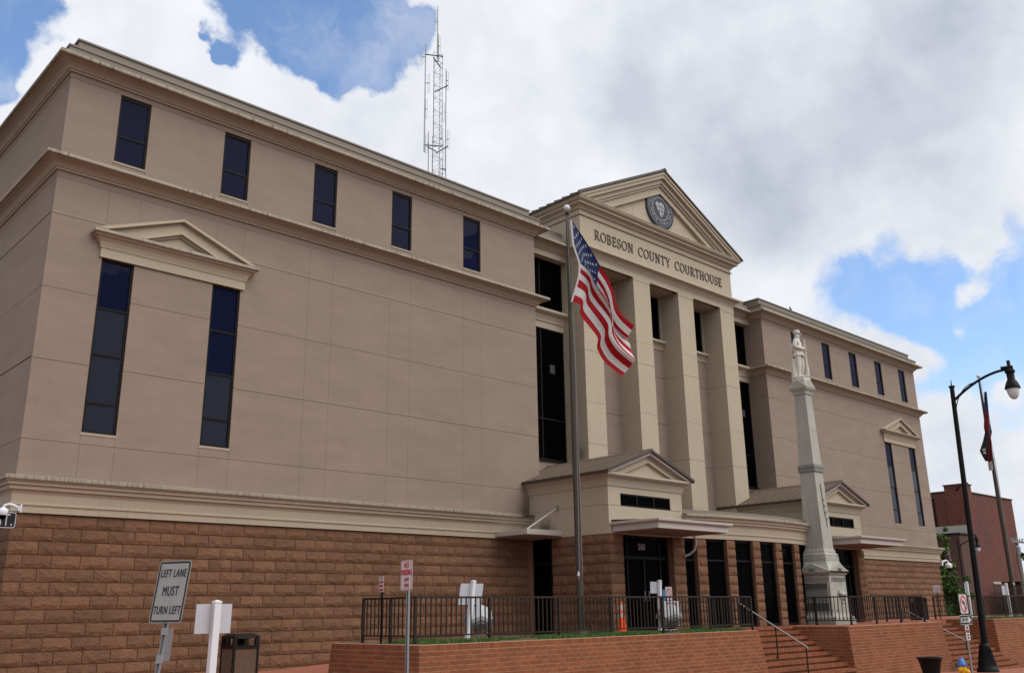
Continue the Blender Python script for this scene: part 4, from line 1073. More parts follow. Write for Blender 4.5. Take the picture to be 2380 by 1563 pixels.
railing('brown metal railing at the far right behind the street lamp', [((47.3, 20.3), (47.3, 18.0)), ((47.3, 18.0), (61.5, 18.0))],
        [(47.3, 20.3), (47.3, 18.0), (50, 18.0), (52.8, 18.0), (55.6, 18.0), (58.5, 18.0)], z0=0)

# ================================================================== monument with soldier
MC = (35.62, 19.65); 
MO = thing('stone_monument', 'tall grey stone obelisk monument standing on the terrace right of the stairs', 'monument', (MC[0], MC[1], -.015))
def sq(z0, a0, z1, a1): 
    mb = MB(); c = MC
    mb.add([(c[0]+sx*a0, c[1]+sy*a0, z0) for sx, sy in ((-1, -1), (1, -1), (1, 1), (-1, 1))]+[(c[0]+sx*a1, c[1]+sy*a1, z1) for sx, sy in ((-1, -1), (1, -1), (1, 1), (-1, 1))],
           [(3, 2, 1, 0), (4, 5, 6, 7), (0, 1, 5, 4), (1, 2, 6, 5), (2, 3, 7, 6), (3, 0, 4, 7)]); return mb
def sqs(name, prof, mat, smooth=False):
    mb = MB()
    for (z0, a0), (z1, a1) in zip(prof, prof[1:]):
        if z1-z0 < 1e-6: z1 = z0+.002
        q = sq(z0, a0, z1, a1); mb.add(q.v, q.f)
    return obj(name, mb, mat, MO)
sqs('plinth', [(-.015, .82), (.20, .82)], 'granite')
sqs('plinth', [(.201, .80), (.26, .80), (.34, .70), (.42, .66)], 'granite')
die = sqs('die', [(.42, .655), (1.86, .645)], 'granite')
sqs('die_cap', [(1.861, .64), (1.90, .70), (1.97, .72)], 'granite')
gb = MB(); e = .78
for ax in (0, 1):
    pr = [(-e, 0), (e, 0), (e, .05), (0, .36), (-e, .05)]
    if ax == 0: gb.prism([(MC[0]+a, 1.972+b) for a, b in pr], MC[1]-e, MC[1]+e, 'y')
    else: gb.prism([(MC[1]+a, 1.974+b) for a, b in pr], MC[0]-e+.002, MC[0]+e-.002, 'x')
obj('gabled_cap', gb, 'granite', MO)
sqs('shaft_base', [(2.03, .74), (2.30, .58), (2.44, .52)], 'granite')
sqs('shaft_base', [(2.441, .53), (2.58, .53), (2.61, .51), (2.66, .52), (2.72, .50), (2.76, .46), (2.80, .46), (2.87, .44), (2.93, .41)], 'granite')
sqs('shaft', [(2.931, .405), (6.04, .335)], 'granite')
sqs('star_band', [(6.041, .37), (6.09, .385), (6.32, .382), (6.37, .365)], 'bandstone')
sqs('shaft', [(6.371, .33), (9.36, .255)], 'granite')
sqs('capital', [(9.361, .29), (9.50, .31), (9.56, .37), (9.66, .41)], 'granite')
sqs('capital', [(9.661, .41), (9.90, .30), (9.96, .27)], 'granite')
gb = MB(); e = .405
for ax in (0, 1):
    pr = [(-e, 0), (e, 0), (0, .34)]
    if ax == 0: gb.prism([(MC[0]+a, 9.662+b) for a, b in pr], MC[1]-e, MC[1]+e, 'y')
    else: gb.prism([(MC[1]+a, 9.664+b) for a, b in pr], MC[0]-e+.002, MC[0]+e-.002, 'x')
obj('capital_gable', gb, 'granite', MO)
sqs('statue_base', [(9.961, .285), (10.12, .28)], 'marble')
# carved details on the two visible sides
def star(c, r, ex, ey, mat, parent, name='star', depth=.006):
    mb = MB(); pts = []
    for i in range(10):
        a = math.pi/2+i*math.pi/5; q = r if i % 2 == 0 else r*.40; pts.append((q*math.cos(a), q*math.sin(a)))
    mb.prism(pts, -depth, depth, 'z'); mb.xf(frame3(c, ex, ey)); return obj(name, mb, mat, parent)
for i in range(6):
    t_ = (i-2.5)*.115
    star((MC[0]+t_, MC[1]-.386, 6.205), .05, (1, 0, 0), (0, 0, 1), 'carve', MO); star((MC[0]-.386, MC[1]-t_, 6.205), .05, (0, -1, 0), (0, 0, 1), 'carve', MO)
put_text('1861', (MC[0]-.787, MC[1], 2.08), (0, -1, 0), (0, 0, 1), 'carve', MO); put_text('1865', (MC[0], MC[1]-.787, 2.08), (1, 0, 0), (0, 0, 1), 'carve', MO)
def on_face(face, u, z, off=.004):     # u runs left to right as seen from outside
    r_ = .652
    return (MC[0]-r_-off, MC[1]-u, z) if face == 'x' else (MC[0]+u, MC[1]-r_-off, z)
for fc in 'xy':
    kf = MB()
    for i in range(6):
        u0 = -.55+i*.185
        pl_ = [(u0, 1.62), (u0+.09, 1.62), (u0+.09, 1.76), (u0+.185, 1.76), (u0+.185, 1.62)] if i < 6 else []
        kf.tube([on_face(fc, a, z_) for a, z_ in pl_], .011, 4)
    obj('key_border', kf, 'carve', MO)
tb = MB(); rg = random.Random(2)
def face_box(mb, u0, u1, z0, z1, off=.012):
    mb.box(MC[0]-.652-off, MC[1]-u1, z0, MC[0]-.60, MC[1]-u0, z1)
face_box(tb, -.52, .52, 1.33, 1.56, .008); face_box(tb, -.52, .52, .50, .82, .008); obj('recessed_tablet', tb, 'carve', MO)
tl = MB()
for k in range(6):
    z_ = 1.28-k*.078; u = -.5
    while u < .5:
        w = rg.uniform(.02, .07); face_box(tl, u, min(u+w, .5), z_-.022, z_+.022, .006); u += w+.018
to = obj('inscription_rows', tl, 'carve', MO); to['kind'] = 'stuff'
# furled flag carved on the street side of the shaft
cf = MB(); yf_ = MC[1]-.405
def shp(pts, y0, y1): cf.prism([(MC[0]+a, z_) for a, z_ in pts], y0, y1)
cf.tube([(MC[0]+.16, MC[1]-.385, 3.05), (MC[0]-.02, MC[1]-.365, 5.55)], .014, 5)
cfp = MB(); cfp.add([(MC[0]-.02, MC[1]-.352, 5.4), (MC[0]+.10, MC[1]-.355, 5.0), (MC[0]+.22, MC[1]-.368, 4.4), (MC[0]+.24, MC[1]-.382, 3.9), (MC[0]+.15, MC[1]-.388, 3.75), (MC[0]+.03, MC[1]-.374, 4.3), (MC[0]+.0, MC[1]-.362, 4.9),
     ]+[(MC[0]+a, MC[1]-.30, z_) for a, z_ in ((-.02, 5.4), (.10, 5.0), (.22, 4.4), (.24, 3.9), (.15, 3.75), (.03, 4.3), (0, 4.9))], [tuple(range(7))]+[(i, i+7, (i+1) % 7+7, (i+1) % 7) for i in range(7)])
obj('carved_flag', cfp, 'carve', MO); obj('carved_staff', cf, 'carve', MO)
for (a, z_) in ((.06, 4.9), (.11, 4.65), (.09, 4.35), (.16, 4.4), (.15, 4.1), (.2, 4.15)): star((MC[0]+a, MC[1]-.40, z_), .03, (1, 0, 0), (0, 0, 1), 'granite', MO, 'star', .03)
# carved cannon wheel on the street side
wh = MB(); wc = Vector((MC[0]+.22, MC[1]-.67, 1.02)); n = 24
ringp = [wc+Vector((.21*math.cos(2*math.pi*i/n), 0, .21*math.sin(2*math.pi*i/n))) for i in range(n+1)]
wh.tube(ringp, .028, 6, False)
for i in range(10):
    a = 2*math.pi*i/10; wh.tube([wc, wc+Vector((.2*math.cos(a), 0, .2*math.sin(a)))], .014, 5)
wh.lathe([(.05, -.05), (.05, .05)], (0, 0, 0), 10); 
for i in range(len(wh.v)-20, len(wh.v)): v = wh.v[i]; wh.v[i] = (wc.x+v[0], wc.y+v[2], wc.z+v[1])
obj('carved_wheel', wh, 'granite', MO, True)
cb = MB(); cb.tube([(MC[0]-.10, MC[1]-.68, 1.22), (MC[0]+.1, MC[1]-.69, 1.13), (MC[0]+.50, MC[1]-.67, 1.16)], [.07, .085, .06], 10); cb.tube([(MC[0]+.1, MC[1]-.69, 1.05), (MC[0]-.28, MC[1]-.67, .52)], [.05, .04], 8); obj('carved_cannon', cb, 'granite', MO, True)

# soldier statue: one skinned body
def skin_body(name, verts, edges, radii, mat, parent=None, loc=(0, 0, 0), root=0, sub=2):
    me = bpy.data.meshes.new(name); me.from_pydata(verts, edges, [])
    ob = bpy.data.objects.new(name, me); COL.objects.link(ob)
    md = ob.modifiers.new('skin', 'SKIN'); me.skin_vertices or None
    if not me.skin_vertices:
        bpy.context.view_layer.objects.active = ob
    for i, r_ in enumerate(radii):
        sv = me.skin_vertices[0].data[i]; sv.radius = r_ if isinstance(r_, tuple) else (r_, r_); sv.use_root = (i == root)
    sb = ob.modifiers.new('sub', 'SUBSURF'); sb.levels = sub; sb.render_levels = sub
    bpy.context.view_layer.update()
    m2 = bpy.data.meshes.new_from_object(ob.evaluated_get(bpy.context.evaluated_depsgraph_get()))
    bpy.data.objects.remove(ob); m2.name = name
    m2.materials.clear(); m2.materials.append(MT[mat]); m2.polygons.foreach_set('use_smooth', [True]*len(m2.polygons))
    o = bpy.data.objects.new(name, m2); link(o, parent)
    o.location = Vector(loc)-(wloc(parent) if parent else Vector((0, 0, 0)))
    return o
SB = (MC[0], MC[1], 10.12)
SOL = thing('soldier_statue', 'white marble soldier statue with cap and rifle on top of the monument', 'statue', SB)
# figure faces -Y; x to its left is +X
V = [(0, 0, 1.02), (0, .01, 1.20), (0, .01, 1.42), (0, 0, 1.55), (0, -.01, 1.64), (0, -.03, 1.74), (0, -.02, 1.84),
     (.19, .01, 1.49), (.25, .04, 1.27), (.12, -.20, 1.22), (.03, -.26, 1.24),
     (-.19, .01, 1.49), (-.26, .06, 1.25), (-.14, -.18, 1.14), (-.02, -.26, 1.16),
     (.10, 0, .95), (.12, -.05, .52), (.12, .03, .12), (.13, -.03, .05), (.15, -.17, .035),
     (-.10, 0, .95), (-.11, .0, .52), (-.10, .04, .12), (-.10, -.02, .05), (-.12, -.17, .035)]
E_ = [(0, 1), (1, 2), (2, 3), (3, 4), (4, 5), (5, 6), (2, 7), (7, 8), (8, 9), (9, 10), (2, 11), (11, 12), (12, 13), (13, 14), (0, 15), (15, 16), (16, 17), (17, 18), (18, 19), (0, 20), (20, 21), (21, 22), (22, 23), (23, 24)]
rad = [(.19, .15), (.18, .145), (.21, .165), (.09, .085), (.09, .10), (.105, .12), (.085, .095), .105, .088, .068, .05, .105, .088, .068, .05, .135, .11, .088, .07, .055, .135, .11, .088, .07, .055]
skin_body('body', V, E_, rad, 'marble', SOL, SB)
def sp(name, mb, smooth=True): 
    o = obj(name, mb, 'marble', SOL, smooth); o.location = (0, 0, 0); return o
mb = MB(); mb.lathe([(.128, 1.825), (.13, 1.84), (.122, 1.93), (.126, 1.945), (.11, 1.96)], (0, -.01, 0), 16); mb.add([(-.09, -.10, 1.825), (.09, -.10, 1.825), (.06, -.19, 1.805), (-.06, -.19, 1.805), (-.09, -.10, 1.84), (.09, -.10, 1.84), (.06, -.19, 1.815), (-.06, -.19, 1.815)], [(0, 3, 2, 1), (4, 5, 6, 7), (0, 1, 5, 4), (1, 2, 6, 5), (2, 3, 7, 6), (3, 0, 4, 7)]); sp('cap', mb)
mb = MB(); mb.tube([(0, -.125, 1.76), (0, -.16, 1.72), (0, -.135, 1.70)], [.014, .022, .016], 6); mb.tube([(-.10, 0, 1.71), (-.115, .005, 1.75), (-.10, 0, 1.78)], [.012, .022, .012], 6); mb.tube([(.10, 0, 1.71), (.115, .005, 1.75), (.10, 0, 1.78)], [.012, .022, .012], 6); mb.tube([(-.03, -.118, 1.668), (.03, -.118, 1.668)], .009, 5); mb.tube([(-.055, -.118, 1.76), (-.02, -.125, 1.765)], .011, 5); mb.tube([(.055, -.118, 1.76), (.02, -.125, 1.765)], .011, 5); sp('face_features', mb)
mb = MB(); mb.tube([(0, -.27, .04), (0, -.28, .35), (.005, -.275, .50), (.005, -.27, .62)], [.06, .05, .038, .032], 8); mb.tube([(.005, -.27, .6), (.01, -.27, 1.2), (.01, -.265, 1.55)], [.03, .024, .016], 8); sp('rifle', mb)
for s_, zc in ((1, 1.24), (-1, 1.14)):
    mb = MB()
    for k in range(4): zk = zc+(k-1.5)*.022; mb.tube([(s_*.05, -.255, zk), (s_*.035, -.30, zk), (-s_*.005, -.308, zk-.002), (-s_*.025, -.285, zk-.003)], .0105, 5)
    mb.tube([(s_*.05, -.24, zc+.03), (s_*.02, -.225, zc+.05), (-s_*.01, -.235, zc+.055)], .011, 5); sp('fingers', mb)
mb = MB(); mb.sweep([(.03, .90), (.085, .89), (.05, 1.03), (.02, 1.13), (0, 1.13)], [(-.13, .10), (-.16, -.02), (-.10, -.11), (.10, -.11), (.16, -.02), (.13, .10), (-.13, .10)]); sp('coat_skirt', mb)
mb = MB(); mb.box(-.13, .12, 1.12, .13, .23, 1.42); sp('knapsack', mb)
mb = MB(); mb.tube([(-.08, .17, 0), (-.09, .18, .30), (-.07, .17, .62), (-.08, .16, .80)], [.15, .13, .12, .10], 9); sp('stump', mb)
mb = MB(); mb.box(-.24, -.24, 0, .24, .26, .045); sp('footing', mb)
SOL.rotation_euler = (0, 0, R(14)); SOL.scale = (1.15, 1.15, 1.10)
# ================================================================== flagpoles and flags
def flagpole(label, x, y, h, r0, r1, group='flagpoles'):
    F = thing('flagpole', label, 'flagpole', (x, y, 0), group)
    mb = MB(); mb.lathe([(.27, -.02), (.27, .04), (.22, .09), (.16, .12), (r0, .14)], (x, y, 0), 24); obj('base_collar', mb, 'polebronze', F, True)
    mb = MB(); mb.tube([(x, y, .1), (x, y, h*.45), (x, y, h)], [r0, r0*.97, r1], 20); obj('pole', mb, 'polebronze', F, True)
    mb = MB(); mb.lathe([(r1*.9, h), (r1*1.3, h+.03), (r1*1.3, h+.08), (.03, h+.1), (.03, h+.16)], (x, y, 0), 14); mb.tube([(x, y, h+.06), (x-.1, y-.05, h+.06)], .025, 6); obj('truck', mb, 'black', F, True)
    mb = MB(); br = .105; mb.lathe([(.02, h+.15)]+[(br*math.sin(a), h+.28-br*math.cos(a)) for a in [math.pi*i/10 for i in range(1, 10)]]+[(.01, h+.28+br)], (x, y, 0), 18); obj('ball', mb, 'vinyl', F, True)
    mb = MB(); ox, oy = -.03*1, -r0-.03
    mb.tube([(x+.05, y-r1-.03, h), (x+.04, y-r0*.9-.02, h*.5), (x+.0, y-r0-.02, 1.65)], .008, 5); mb.tube([(x-.10, y-r1-.02, h), (x-.02, y-r0-.05, h*.6), (x-.12, y-r0-.01, 1.6)], .008, 5); obj('halyard', mb, 'rope', F)
    mb = MB(); mb.tube([(x-.13, y-r0+.02, 1.5), (x-.16, y-r0+.0, 1.62), (x-.13, y-r0+.02, 1.74)], [.02, .05, .02], 6); obj('cleat', mb, 'galv', F)
    return F
FP = (20.05, 18.62)
flagpole('tall bronze flagpole behind the railing, carrying the striped flag', FP[0], FP[1], 12.82, .102, .048)
FP2 = (53.4, 18.95)
flagpole('far bronze flagpole at the right edge, behind the street lamp', FP2[0], FP2[1], 12.65, .115, .055)

# big striped flag: rows along the hoist, columns along the fly; (s = metres to the right, z)
rh = Vector((rt.x, rt.y, 0)); bk_ = Vector((-rt.y, rt.x, 0))        # picture-right and away
hoist = [(0.00, 12.60), (0.02, 12.2), (.045, 11.79), (.12, 11.48), (.20, 11.20), (.21, 10.95), (.17, 10.66), (.05, 10.25), (-.08, 9.85)]
topc = [(0.00, 12.60), (.17, 12.30), (.35, 12.02), (.60, 11.56), (.84, 11.06), (1.06, 10.66), (1.20, 10.25), (1.29, 9.70), (1.42, 9.42), (1.60, 9.20), (1.79, 9.02)]
botc = [(-.08, 9.85), (.10, 9.78), (.17, 9.70), (.15, 9.46), (.30, 9.24), (.50, 8.98), (.67, 8.70), (.64, 8.38), (.82, 7.99), (1.08, 7.72), (1.36, 7.49)]
fly = [(1.79, 9.02), (1.66, 8.82), (1.62, 8.74), (1.64, 8.60), (1.72, 8.30), (1.785, 8.00), (1.70, 7.88), (1.55, 7.70), (1.36, 7.49)]
def poly_at(pts, t):
    n = len(pts)-1; f = min(max(t, 0), 1)*n; i = min(int(f), n-1); f -= i
    p0, p1, p2, p3 = pts[max(i-1, 0)], pts[i], pts[i+1], pts[min(i+2, n)]
    return [0.5*((2*p1[k])+(-p0[k]+p2[k])*f+(2*p0[k]-5*p1[k]+4*p2[k]-p3[k])*f*f+(-p0[k]+3*p1[k]-3*p2[k]+p3[k])*f**3) for k in (0, 1)]
def flag_pt(u, v):                     # u along the fly, v from top (0) to bottom (1)
    h_, t_, b_, f_ = poly_at(hoist, v), poly_at(topc, u), poly_at(botc, u), poly_at(fly, v)
    c00, c10, c01, c11 = hoist[0], topc[-1], hoist[-1], botc[-1]
    s, z = [(1-u)*h_[k]+u*f_[k]+(1-v)*t_[k]+v*b_[k]-((1-u)*(1-v)*c00[k]+u*(1-v)*c10[k]+(1-u)*v*c01[k]+u*v*c11[k]) for k in (0, 1)]
    amp = .20*min(1, u*3)
    dep = amp*math.sin(v*9.5-u*2.2+.6)+.09*min(1, u*2.5)*math.sin(v*19+u*4)+.30*u*math.sin(v*2.6+.5)
    s += .028*math.sin(v*17-u*5)*min(1, u*3)*(1-.5*v)*math.sin(math.pi*v)
    return Vector((FP[0]-.02, FP[1]-.20, 0))+rh*(s+.02)+bk_*(dep*.8)+Vector((0, 0, z))
FL = thing('national_flag', 'red and white striped flag with blue starred canton hanging from the tall flagpole', 'flag', (FP[0], FP[1]-.2, 7.49))
NU, NV = 60, 13*4
fm = MB(); fm.v = [tuple(flag_pt(i/NU, j/NV)) for j in range(NV+1) for i in range(NU+1)]
for j in range(NV):
    for i in range(NU):
        fm.f.append((j*(NU+1)+i, j*(NU+1)+i+1, (j+1)*(NU+1)+i+1, (j+1)*(NU+1)+i))
        s_ = j//4
        fm.mi.append(2 if (i < NU*.40 and j < 28) else (0 if s_ % 2 == 0 else 1))
fo = obj('flag_cloth', fm, ['fred', 'fwhite', 'fblue'], FL, True, fix=False)
fo.data.set_sharp_from_angle(angle=R(180))
hm = MB()
for j in range(NV): 
    a, b = flag_pt(0, j/NV), flag_pt(0, (j+1)/NV); a2, b2 = a-rh*.055, b-rh*.055
    hm.add([a, b, b2, a2], [(0, 1, 2, 3)])
obj('heading', hm, 'fwhite', FL, fix=False)
for row in range(9):
    for c in range(6 if row % 2 == 0 else 5):
        uc = (2*c+1+(row % 2))/12*.40; vc = (row+1)/10*(7/13)
        mb = MB(); pts = []
        o = None
        for i in range(10):
            a = math.pi/2+i*math.pi/5; q = .021 if i % 2 == 0 else .0086
            P = flag_pt(max(.002, uc+q*math.cos(a)*.62), vc-q*math.sin(a)*1.05); pts.append(P)
        c0 = flag_pt(uc, vc); nn = ((pts[2]-c0).cross(pts[6]-c0)).normalized()
        if nn.dot(fw) > 0: nn = -nn
        o = nn*.012
        mb.add([c0+o]+[p+o for p in pts], [(0, i+1, (i+1) % 10+1) for i in range(10)]); obj('star', mb, 'fwhite', FL, fix=False)
# two furled flags on the far pole
def drape(name, label, rows, mats, split, depth=.10, grp='flags hanging limp on the far pole'):
    """rows: (z, left s, right s); columns folded in depth"""
    D_ = thing(name, label, 'flag', (FP2[0], FP2[1]-.2, rows[-1][0]), grp)
    NC = 14; mb = MB(); n = len(rows)
    fine = []
    for i in range(n-1):
        for k in range(5):
            t = k/5; fine.append(tuple(rows[i][q]*(1-t)+rows[i+1][q]*t for q in range(3)))
    fine.append(rows[-1])
    for zi, (z, a, b) in enumerate(fine):
        for c in range(NC+1):
            t = c/NC; s = (a-.06)+(b+.05-a)*t
            P = Vector((FP2[0], FP2[1]-.22, z))+rh*s+bk_*(depth*math.sin(t*7+zi*.13))
            mb.v.append(tuple(P))
    for i in range(len(fine)-1):
        for c in range(NC):
            mb.f.append((i*(NC+1)+c, i*(NC+1)+c+1, (i+1)*(NC+1)+c+1, (i+1)*(NC+1)+c)); mb.mi.append(split((c+.5)/NC, (fine[i][0]+fine[i+1][0])/2))
    obj('flag_cloth', mb, mats, D_, True, fix=False); return D_

MT['fgold'] = pmat('flag_gold', (0.42, 0.27, 0.10), .8, .1, 4); MT['fcrim'] = pmat('flag_crimson', (0.13, 0.009, 0.012), .8, .1, 4); MT['fgrey'] = pmat('flag_grey', (0.42, .40, .38), .8, .1, 4)
MT['fnavy'] = pmat('flag_navy', (0.022, 0.035, 0.11), 0.8, .1, 4); MT['fblack'] = pmat('flag_black', (0.010, 0.010, 0.011), .8, .1, 4)
FP2 = (53.62, 18.74)
bpy.data.objects['flagpole.001'].location = (FP2[0], FP2[1], 0)
sf_ = drape('state_flag', 'limp navy, red and white flag wrapped beside the far flagpole', [(12.0, .03, .08), (10.85, -.14, .07), (10.0, -.29, .06), (9.74, -.27, .05), (9.4, -.25, -.10), (8.8, -.30, -.16), (8.1, -.47, -.29), (7.62, -.50, -.31)],
      ['fnavy', 'fcrim', 'fgold', 'fgrey'], lambda t, z: (3 if z < 8.1 else 1) if z < 9.6 else (0 if z > 10.9 else (1 if t < .48 else (2 if .6 < t < .9 and 10.1 < z < 10.55 else 0))))
bf_ = drape('black_flag', 'limp black flag hanging below the navy and red flag on the far pole', [(9.83, -.27, -.24), (9.2, -.50, -.22), (8.71, -.735, -.21), (8.4, -.63, -.30), (8.13, -.53, -.49)], ['fblack', 'fgrey'],
      lambda t, z: 1 if .18 < t < .42 and 8.5 < z < 8.8 and (int(t*60)+int(z*40)) % 2 else 0, .07)

# ================================================================== street lamps
def lamp(label, base, top, head, gl_r, r0, scale=1.0, grp='black street lamps', base_s=1.0):
    Lm = thing('street_lamp', label, 'street lamp', base, grp)
    b, t_, h = Vector(base), Vector(top), Vector(head); ax = (t_-b)
    mb = MB(); prof = [(.34, 0), (.34, .08), (.30, .14), (.27, .20), (.20, .45), (.165, .75), (.175, .80), (.15, .86), (r0, .9)]
    mb.lathe([(a*scale*base_s, z*scale*base_s) for a, z in prof], base, 20)
    for k in range(20):
        a = 2*math.pi*k/20; mb.tube([(b.x+.275*scale*base_s*math.cos(a), b.y+.275*scale*base_s*math.sin(a), b.z+.2*scale*base_s), (b.x+.168*scale*base_s*math.cos(a), b.y+.168*scale*base_s*math.sin(a), b.z+.75*scale*base_s)], .014*scale, 4)
    obj('base', mb, 'black', Lm, True)
    mb = MB(); mb.tube([b+ax*.07, t_], [r0*scale, r0*.72*scale], 14); obj('pole', mb, 'black', Lm, True)
    mb = MB(); mb.tube([t_-Vector((0, 0, .02)), t_+Vector((0, 0, .04))], .13*scale, 12); mb.tube([t_, t_+Vector((0, 0, .3*scale))], [.03*scale, .015*scale], 8); obj('finial', mb, 'black', Lm)
    j = b+ax*.945; d = Vector((h.x-j.x, h.y-j.y, 0)); A = []
    for i in range(13):
        t = i/12; A.append(Vector((j.x+d.x*t, j.y+d.y*t, j.z+(h.z-.15*scale-j.z)*math.sin(t*math.pi/2)**.9)))
    mb = MB(); mb.tube(A, [.055*scale]*13, 10); obj('arm', mb, 'black', Lm, True)
    B = []
    for i in range(11):
        t = i/10; k = b+ax*.86; q = A[5]
        B.append(Vector((k.x+(q.x-k.x)*(1-math.cos(t*math.pi/2)), k.y+(q.y-k.y)*(1-math.cos(t*math.pi/2)), k.z+(q.z-k.z)*math.sin(t*math.pi/2))))
    mb = MB(); mb.tube(B, .022*scale, 6); obj('arm_brace', mb, 'black', Lm, True)
    mb = MB(); s = scale; z = h.z
    mb.lathe([(.06*s, z+.22*s), (.07*s, z+.2*s), (.07*s, z-.12*s), (.10*s, z-.14*s), (.19*s, z-.20*s), (.20*s, z-.30*s), (.15*s, z-.34*s), (.15*s, z-.60*s), (.20*s, z-.68*s), (.27*s, z-.85*s), (.30*s, z-.95*s), (.30*s, z-1.0*s), (.25*s, z-1.0*s)], (h.x, h.y, 0), 20)
    mb.tube([h+Vector((0, 0, -.08*s))-d.normalized()*.32*s, h+Vector((0, 0, -.08*s))+d.normalized()*.14*s], .075*s, 10)
    obj('lamp_head', mb, 'black', Lm, True)
    mb = MB(); mb.lathe([(.245*s, z-1.0*s), (.245*s, z-1.06*s), (.22*s, z-1.2*s), (.17*s, z-1.33*s), (.10*s, z-1.42*s), (.02*s, z-1.45*s)], (h.x, h.y, 0), 20); obj('globe', mb, 'globe', Lm, True)
    return Lm
gzp = lambda x, y: gz(x, y)+.125
lamp('tall black street lamp with curved arm and bell globe in front of the right stairs', (40.13, 15.45, gzp(40.13, 15.45)), (40.22, 15.20, 9.62), (40.97, 13.05, 10.26), .29, .125, 1.0, base_s=1.2)
lamp('small distant black street lamp in front of the red brick building', (69.7, 27.6, -2.4), (69.72, 27.6, 5.0), (70.2, 26.45, 5.25), .2, .09, .72)
bx_ = MB(); bx_.tube([(39.97, 15.45, 5.35), (40.1, 15.3, 5.5), (40.35, 15.2, 5.52)], .03, 6); bx_.tube([(39.97, 15.45, 5.35), (39.93, 15.55, 5.2)], .05, 6)
obj('bracket', bx_, 'black', bpy.data.objects['street_lamp'])

# ================================================================== signs
def rbox(w, h, r, n=4):
    pts = []
    for cx, cy, a0 in ((w/2-r, h/2-r, 0), (-w/2+r, h/2-r, 90), (-w/2+r, -h/2+r, 180), (w/2-r, -h/2+r, 270)):
        for i in range(n+1): a = R(a0+90*i/n); pts.append((cx+r*math.cos(a), cy+r*math.sin(a)))
    return pts
def plate(name, o, ex, ey, w, h, r, z0, z1, mat, parent):
    mb = MB(); mb.prism(rbox(w, h, r), z0, z1, 'z'); mb.xf(frame3(o, ex, ey)); return obj(name, mb, mat, parent)
def frame_plate(name, o, ex, ey, w, h, r, t, z0, z1, mat, parent):
    A, B = rbox(w, h, r), rbox(w-2*t, h-2*t, max(r-t, .005)); mb = MB(); n = len(A)
    for i in range(n):
        j = (i+1) % n; mb.prism([A[i], A[j], B[j], B[i]], z0, z1, 'z')
    mb.xf(frame3(o, ex, ey)); return obj(name, mb, mat, parent)
def off(o, ex, ey, x, y, z=0.0):
    return frame3(o, ex, ey) @ Vector((x, y, z))
# lane sign, leaning back on its post
w_ = Vector((math.cos(R(-65.7)), math.sin(R(-65.7)), 0)); back = Vector((-w_.y, w_.x, 0)); lean = R(8.5)
LS = (6.03, 13.95, 1.04); ey_ = (Vector((0, 0, 1))*math.cos(lean)+back*math.sin(lean))
SG = thing('road_sign', 'leaning white sign reading LEFT LANE MUST TURN LEFT', 'road sign', (6.03-.29, 13.95-.12, gzp(6, 13.9)))
plate('sign_plate', LS, w_, ey_, .61, .91, .045, -.004, 0, 'signface', SG)
frame_plate('sign_border', LS, w_, ey_, .585, .885, .040, .028, 0, .0015, 'ink', SG)
for kx, y_ in (('ll1', .265), ('ll2', .0), ('ll3', -.275)): put_text(kx, off(LS, w_, ey_, 0, y_, .003), w_, ey_, 'ink', SG)
ptop = Vector(off(LS, w_, ey_, 0, .40, -.05)); pdir = -ey_; L_ = (ptop.z-gzp(6, 13.9)+.1)/ey_.z
mb = MB(); mb.prism([(-.035, -.02), (-.025, -.02), (-.018, .012), (.018, .012), (.025, -.02), (.035, -.02), (.028, .022), (-.028, .022)], -L_, 0, 'z'); mb.xf(frame3(ptop, w_, back) if 0 else Matrix.Identity(4))
e3 = ey_; e1 = w_; e2 = e3.cross(e1); m_ = Matrix((e1, e2, e3)).transposed().to_4x4(); m_.translation = ptop; mb.xf(m_); obj('post', mb, 'galv', SG)
mb = MB(); mb.box(-.05, -.03, -1.02, .04, .02, -.92); mb.box(-.05, -.03, -1.42, .04, .02, -1.30); mb.xf(m_); obj('bracket', mb, 'galv', SG)
pd = (Vector((.39, .92, 0))*.93+Vector((.92, -.39, 0))*.36).normalized(); sc2 = m_ @ Vector((.03, 0, -1.16)); mb = MB(); mb.prism(rbox(.30, .46, .035), -.002, .002, 'z'); mb.xf(frame3(sc2+pd*.14, pd, ey_)); obj('second_plate', mb, 'galv', SG)

def parking_sign(label, o, ex, ground, grp='no parking signs', mats=('red', 'red', 'red', 'red'), z2=None, post=True, sc=1.0):
    ez = (0, 0, 1); S_ = thing('parking_sign', label, 'road sign', (o[0], o[1], ground), grp)
    plate('sign_plate', o, ex, ez, .305, .457, .035, -.003, 0, 'signwhite', S_)
    frame_plate('sign_border', o, ex, ez, .285, .437, .03, .008, 0, .0012, 'red', S_)
    for kx, y_, mt in (('no', .15, mats[0]), ('parking', .04, mats[1]), ('any', -.068, mats[2]), ('time', -.155, mats[3])): put_text(kx, off(o, ex, ez, 0, y_, .003), ex, ez, mt, S_)
    if post:
        n = Vector(ex).cross(Vector(ez)); q = Vector(o)-n*.035
        mb = MB(); mb.prism([(-.03, -.015), (-.02, -.015), (-.014, .012), (.014, .012), (.02, -.015), (.03, -.015), (.024, .02), (-.024, .02)], ground-.1, o[2]+.2, 'z')
        a = math.atan2(ex[1], ex[0]); mb.xf(Matrix.Translation((q.x, q.y, 0)) @ Matrix.Rotation(a, 4, 'Z')); obj('post', mb, 'galv', S_)
    return S_
parking_sign('white and red NO PARKING ANY TIME sign in front of the brown railing', (8.97, 12.02, 1.245), (0, -1, 0), gzp(9, 12))

